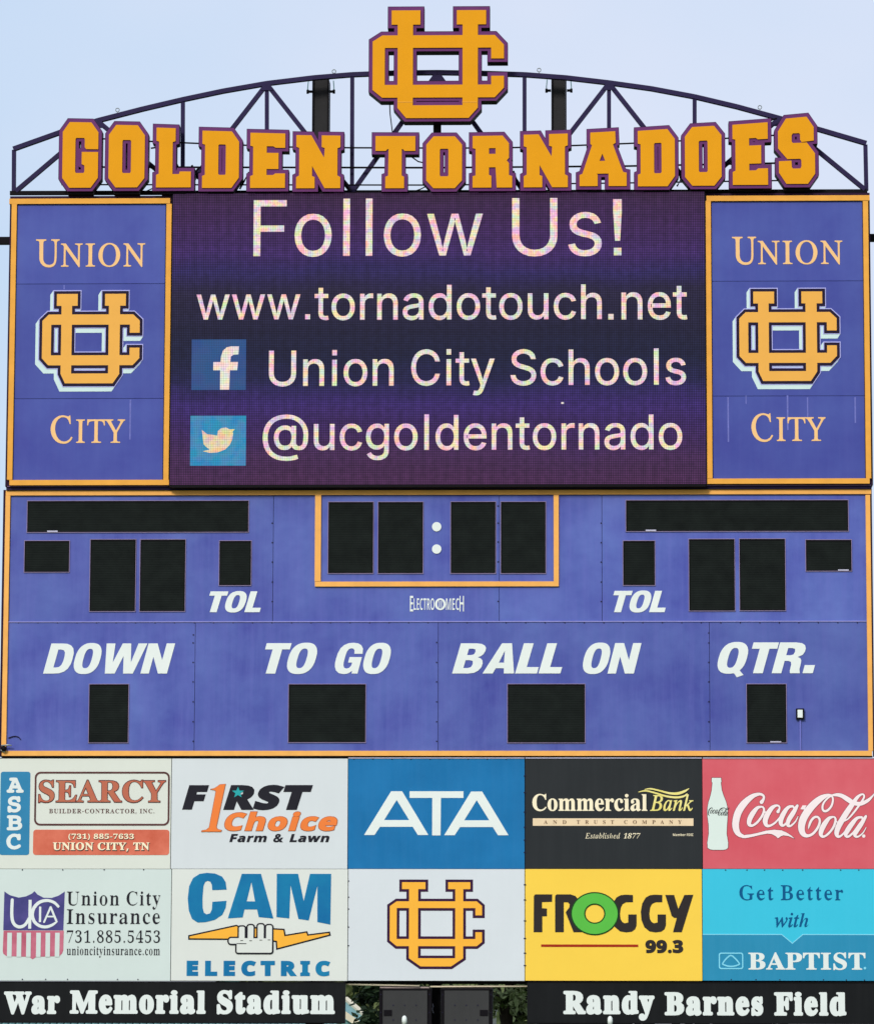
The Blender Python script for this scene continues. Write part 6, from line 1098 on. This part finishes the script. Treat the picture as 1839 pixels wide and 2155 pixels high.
# building with a teal ribbed roof
BYY = 34.0
TEAL = mat('teal metal roof sheet', (104, 150, 150), .35, .12, 2, .1); TEALR = mat('teal roof rib', (70, 112, 114), .4, .1, 2); CREAM = mat('cream fascia', (214, 208, 184), .5, .06, 3); WALL = mat('pale block wall', (176, 170, 156), .8, .08, 3)
xe, ze = at(755, 2156, BYY)      # foot of the gable edge
xr, zr = at(752, 2101, BYY)
t = thing('roofed_building', 'small building with ribbed teal metal roof seen through the gap', 'building', (xe-5, BYY+4, 0))
W0 = xe-11; W1 = at(800, 2140, BYY)[0]
zb = at(760, 2166, BYY)[1]; zt_ = at(760, 2103, BYY+4)[1]-.45
box('wall', W0+.4, W1-.3, BYY+.3, BYY+7.7, 0, zb-.1, WALL, t)
rf = link('roof', [(W0, BYY, zb), (W1, BYY, zb), (W1-.9, BYY+4, zt_+.45), (W0, BYY+4, zt_+.45), (W0, BYY+8, zb), (W1, BYY+8, zb), (W0, BYY, zb-.06), (W1, BYY, zb-.06), (W1-.9, BYY+4, zt_+.39), (W0, BYY+4, zt_+.39), (W0, BYY+8, zb-.06), (W1, BYY+8, zb-.06)],
     [(0, 1, 2, 3), (3, 2, 5, 4), (6, 9, 8, 7), (9, 10, 11, 8), (0, 6, 7, 1), (4, 5, 11, 10), (1, 7, 8, 2), (2, 8, 11, 5)], TEAL, t)
n_ = int((W1-W0-1)/.14)
for i in range(n_):
    x = W0+.2+i*.14
    bar('rib', (x, BYY+.02, zb+.02), (x, BYY+3.98, zt_+.46), .025, TEALR, t, .07)
bar('fascia', (W0, BYY-.03, zb-.02), (W1, BYY-.03, zb-.02), .11, CREAM, t)
bar('fascia', (W1, BYY-.02, zb), (W1-.9, BYY+4, zt_+.45), .10, CREAM, t)
a_ = at(724, 2127, BYY-3); b_ = at(757, 2157, BYY-3)
t2 = thing('porch_roof', 'low teal porch roof with a cream sloping edge, lower left of the gap', 'roof', (b_[0]-2, BYY-3, 0))
link('roof', [(a_[0]-3, BYY-3, a_[1]+.9), (b_[0], BYY-3, b_[1]), (b_[0], BYY-.3, b_[1]), (a_[0]-3, BYY-.3, a_[1]+.9), (a_[0]-3, BYY-3, a_[1]+.8), (b_[0], BYY-3, b_[1]-.1), (b_[0], BYY-.3, b_[1]-.1), (a_[0]-3, BYY-.3, a_[1]+.8)], [(0, 1, 2, 3), (7, 6, 5, 4), (0, 4, 5, 1), (1, 5, 6, 2), (3, 2, 6, 7), (0, 3, 7, 4)], TEAL, t2)
bar('fascia', (a_[0]-.6, BYY-3.05, a_[1]+.35), (b_[0], BYY-3.05, b_[1]), .12, CREAM, t2)
box('post', b_[0]-.2, b_[0]-.05, BYY-2.9, BYY-2.75, 0, b_[1]-.1, CREAM, t2)
# trees
LEAF = [mat('dark green leaves', (40, 58, 34), .6, .45, 2, rgb2=(96, 120, 76)), mat('olive leaves painted as lit', (70, 88, 50), .6, .4, 2, rgb2=(160, 174, 120)), mat('deep green leaves', (22, 34, 24), .6, .4, 2, rgb2=(52, 70, 48))]  # olive set is coloured lighter to stand for leaves catching light
BARK = mat('grey brown bark', (48, 42, 36), .9, .2, 4)
def tree(x, y, h, r, m, label, n=2600, lo=.22, leaf=.13):
    t = thing('tree', label, 'tree', (x, y, 0), 'trees behind the board')
    rnd = random.Random(int(x*31+y*7))
    pts = [Vector((x, y, 0)), Vector((x+.1, y, h*.25)), Vector((x-.05, y+.1, h*.5)), Vector((x+.1, y, h*.85))]
    vs_, fs_ = [], []; tubev(vs_, fs_, pts, [h*.035, h*.026, h*.018, h*.006], 8)
    for i in range(7):
        a = rnd.random()*6.28; z = h*(.25+.07*i); q = Vector((x, y, z))
        tubev(vs_, fs_, [q, q+Vector((math.cos(a)*r*.4, math.sin(a)*r*.4, h*.09)), q+Vector((math.cos(a)*r*.8, math.sin(a)*r*.8, h*.15))], [h*.012, h*.008, h*.003], 5)
    link('trunk', vs_, fs_, BARK, t)
    cl = []
    for i in range(46):
        a = rnd.random()*6.28; e = rnd.random()*2-1; q = rnd.random()**.4
        zz = h*(lo+1)/2+e*h*(1-lo)/2*.92; rr = r*math.sqrt(max(.05, 1-(e*.9)**2))*q
        cl.append(Vector((x+math.cos(a)*rr, y+math.sin(a)*rr, zz)))
    vs_, fs_ = [], []
    for i in range(n):
        c_ = cl[rnd.randrange(46)]; d = Vector((rnd.gauss(0, 1), rnd.gauss(0, 1), rnd.gauss(0, 1)))
        p = c_+d*r*.13; u = Vector((rnd.gauss(0, 1), rnd.gauss(0, 1), rnd.gauss(0, 1))).normalized(); v = u.orthogonal().normalized()
        s = leaf*(.6+rnd.random()*.8); k = len(vs_)
        vs_ += [tuple(p-u*s), tuple(p+v*s*.5), tuple(p+u*s), tuple(p-v*s*.5)]; fs_.append((k, k+1, k+2, k+3))
    link('crown', vs_, fs_, m, t)
# near trees seen right behind the gap
ax = at(838, 2100, 16)[0]; tree(ax, 16, 6.4, .80, LEAF[2], 'dark leafy tree beside the teal roof, half behind the left cabinet', 5200, .12, .075)
ax = at(1066, 2110, 10)[0]; tree(ax, 10, 6.2, 0.50, LEAF[1], 'slim olive-green tree just right of the grey cabinets', 6500, .1, .06)
for i, (px, y, h, r) in enumerate(((748, 52, 9.0, 3.2), (840, 64, 11, 4.2), (960, 58, 10.5, 4.4), (1085, 62, 10.8, 4.6), (1210, 66, 11, 4.8))):
    ax = at(px, 2100, y)[0]
    tree(ax, y, h, r, LEAF[(1, 2, 2, 2, 2)[i]], 'deep green tree far behind the board, %s' % ('behind the teal roof', 'behind the left grey cabinet', 'behind the plate between the cabinets', 'behind the slim olive tree', 'hidden mostly by the black sign at lower right')[i], 7000, .18, .30)
# chain-link fence rails behind the right of the gap
tf_ = thing('fence', 'grey-railed wire fence far behind the right end of the gap', 'fence', (at(1080, 2150, 14)[0], 14, 0))
xa_, xb_ = at(1040, 2100, 14)[0], at(1125, 2100, 14)[0]
for py in (2093, 2127): z = at(1080, py, 14)[1]; bar('rail', (xa_, 14, z), (xb_, 14, z), .025, STEEL, tf_)
for q in (xa_, xb_): bar('post', (q, 14.03, 0), (q, 14.03, at(1080, 2088, 14)[1]), .06, STEEL, tf_)
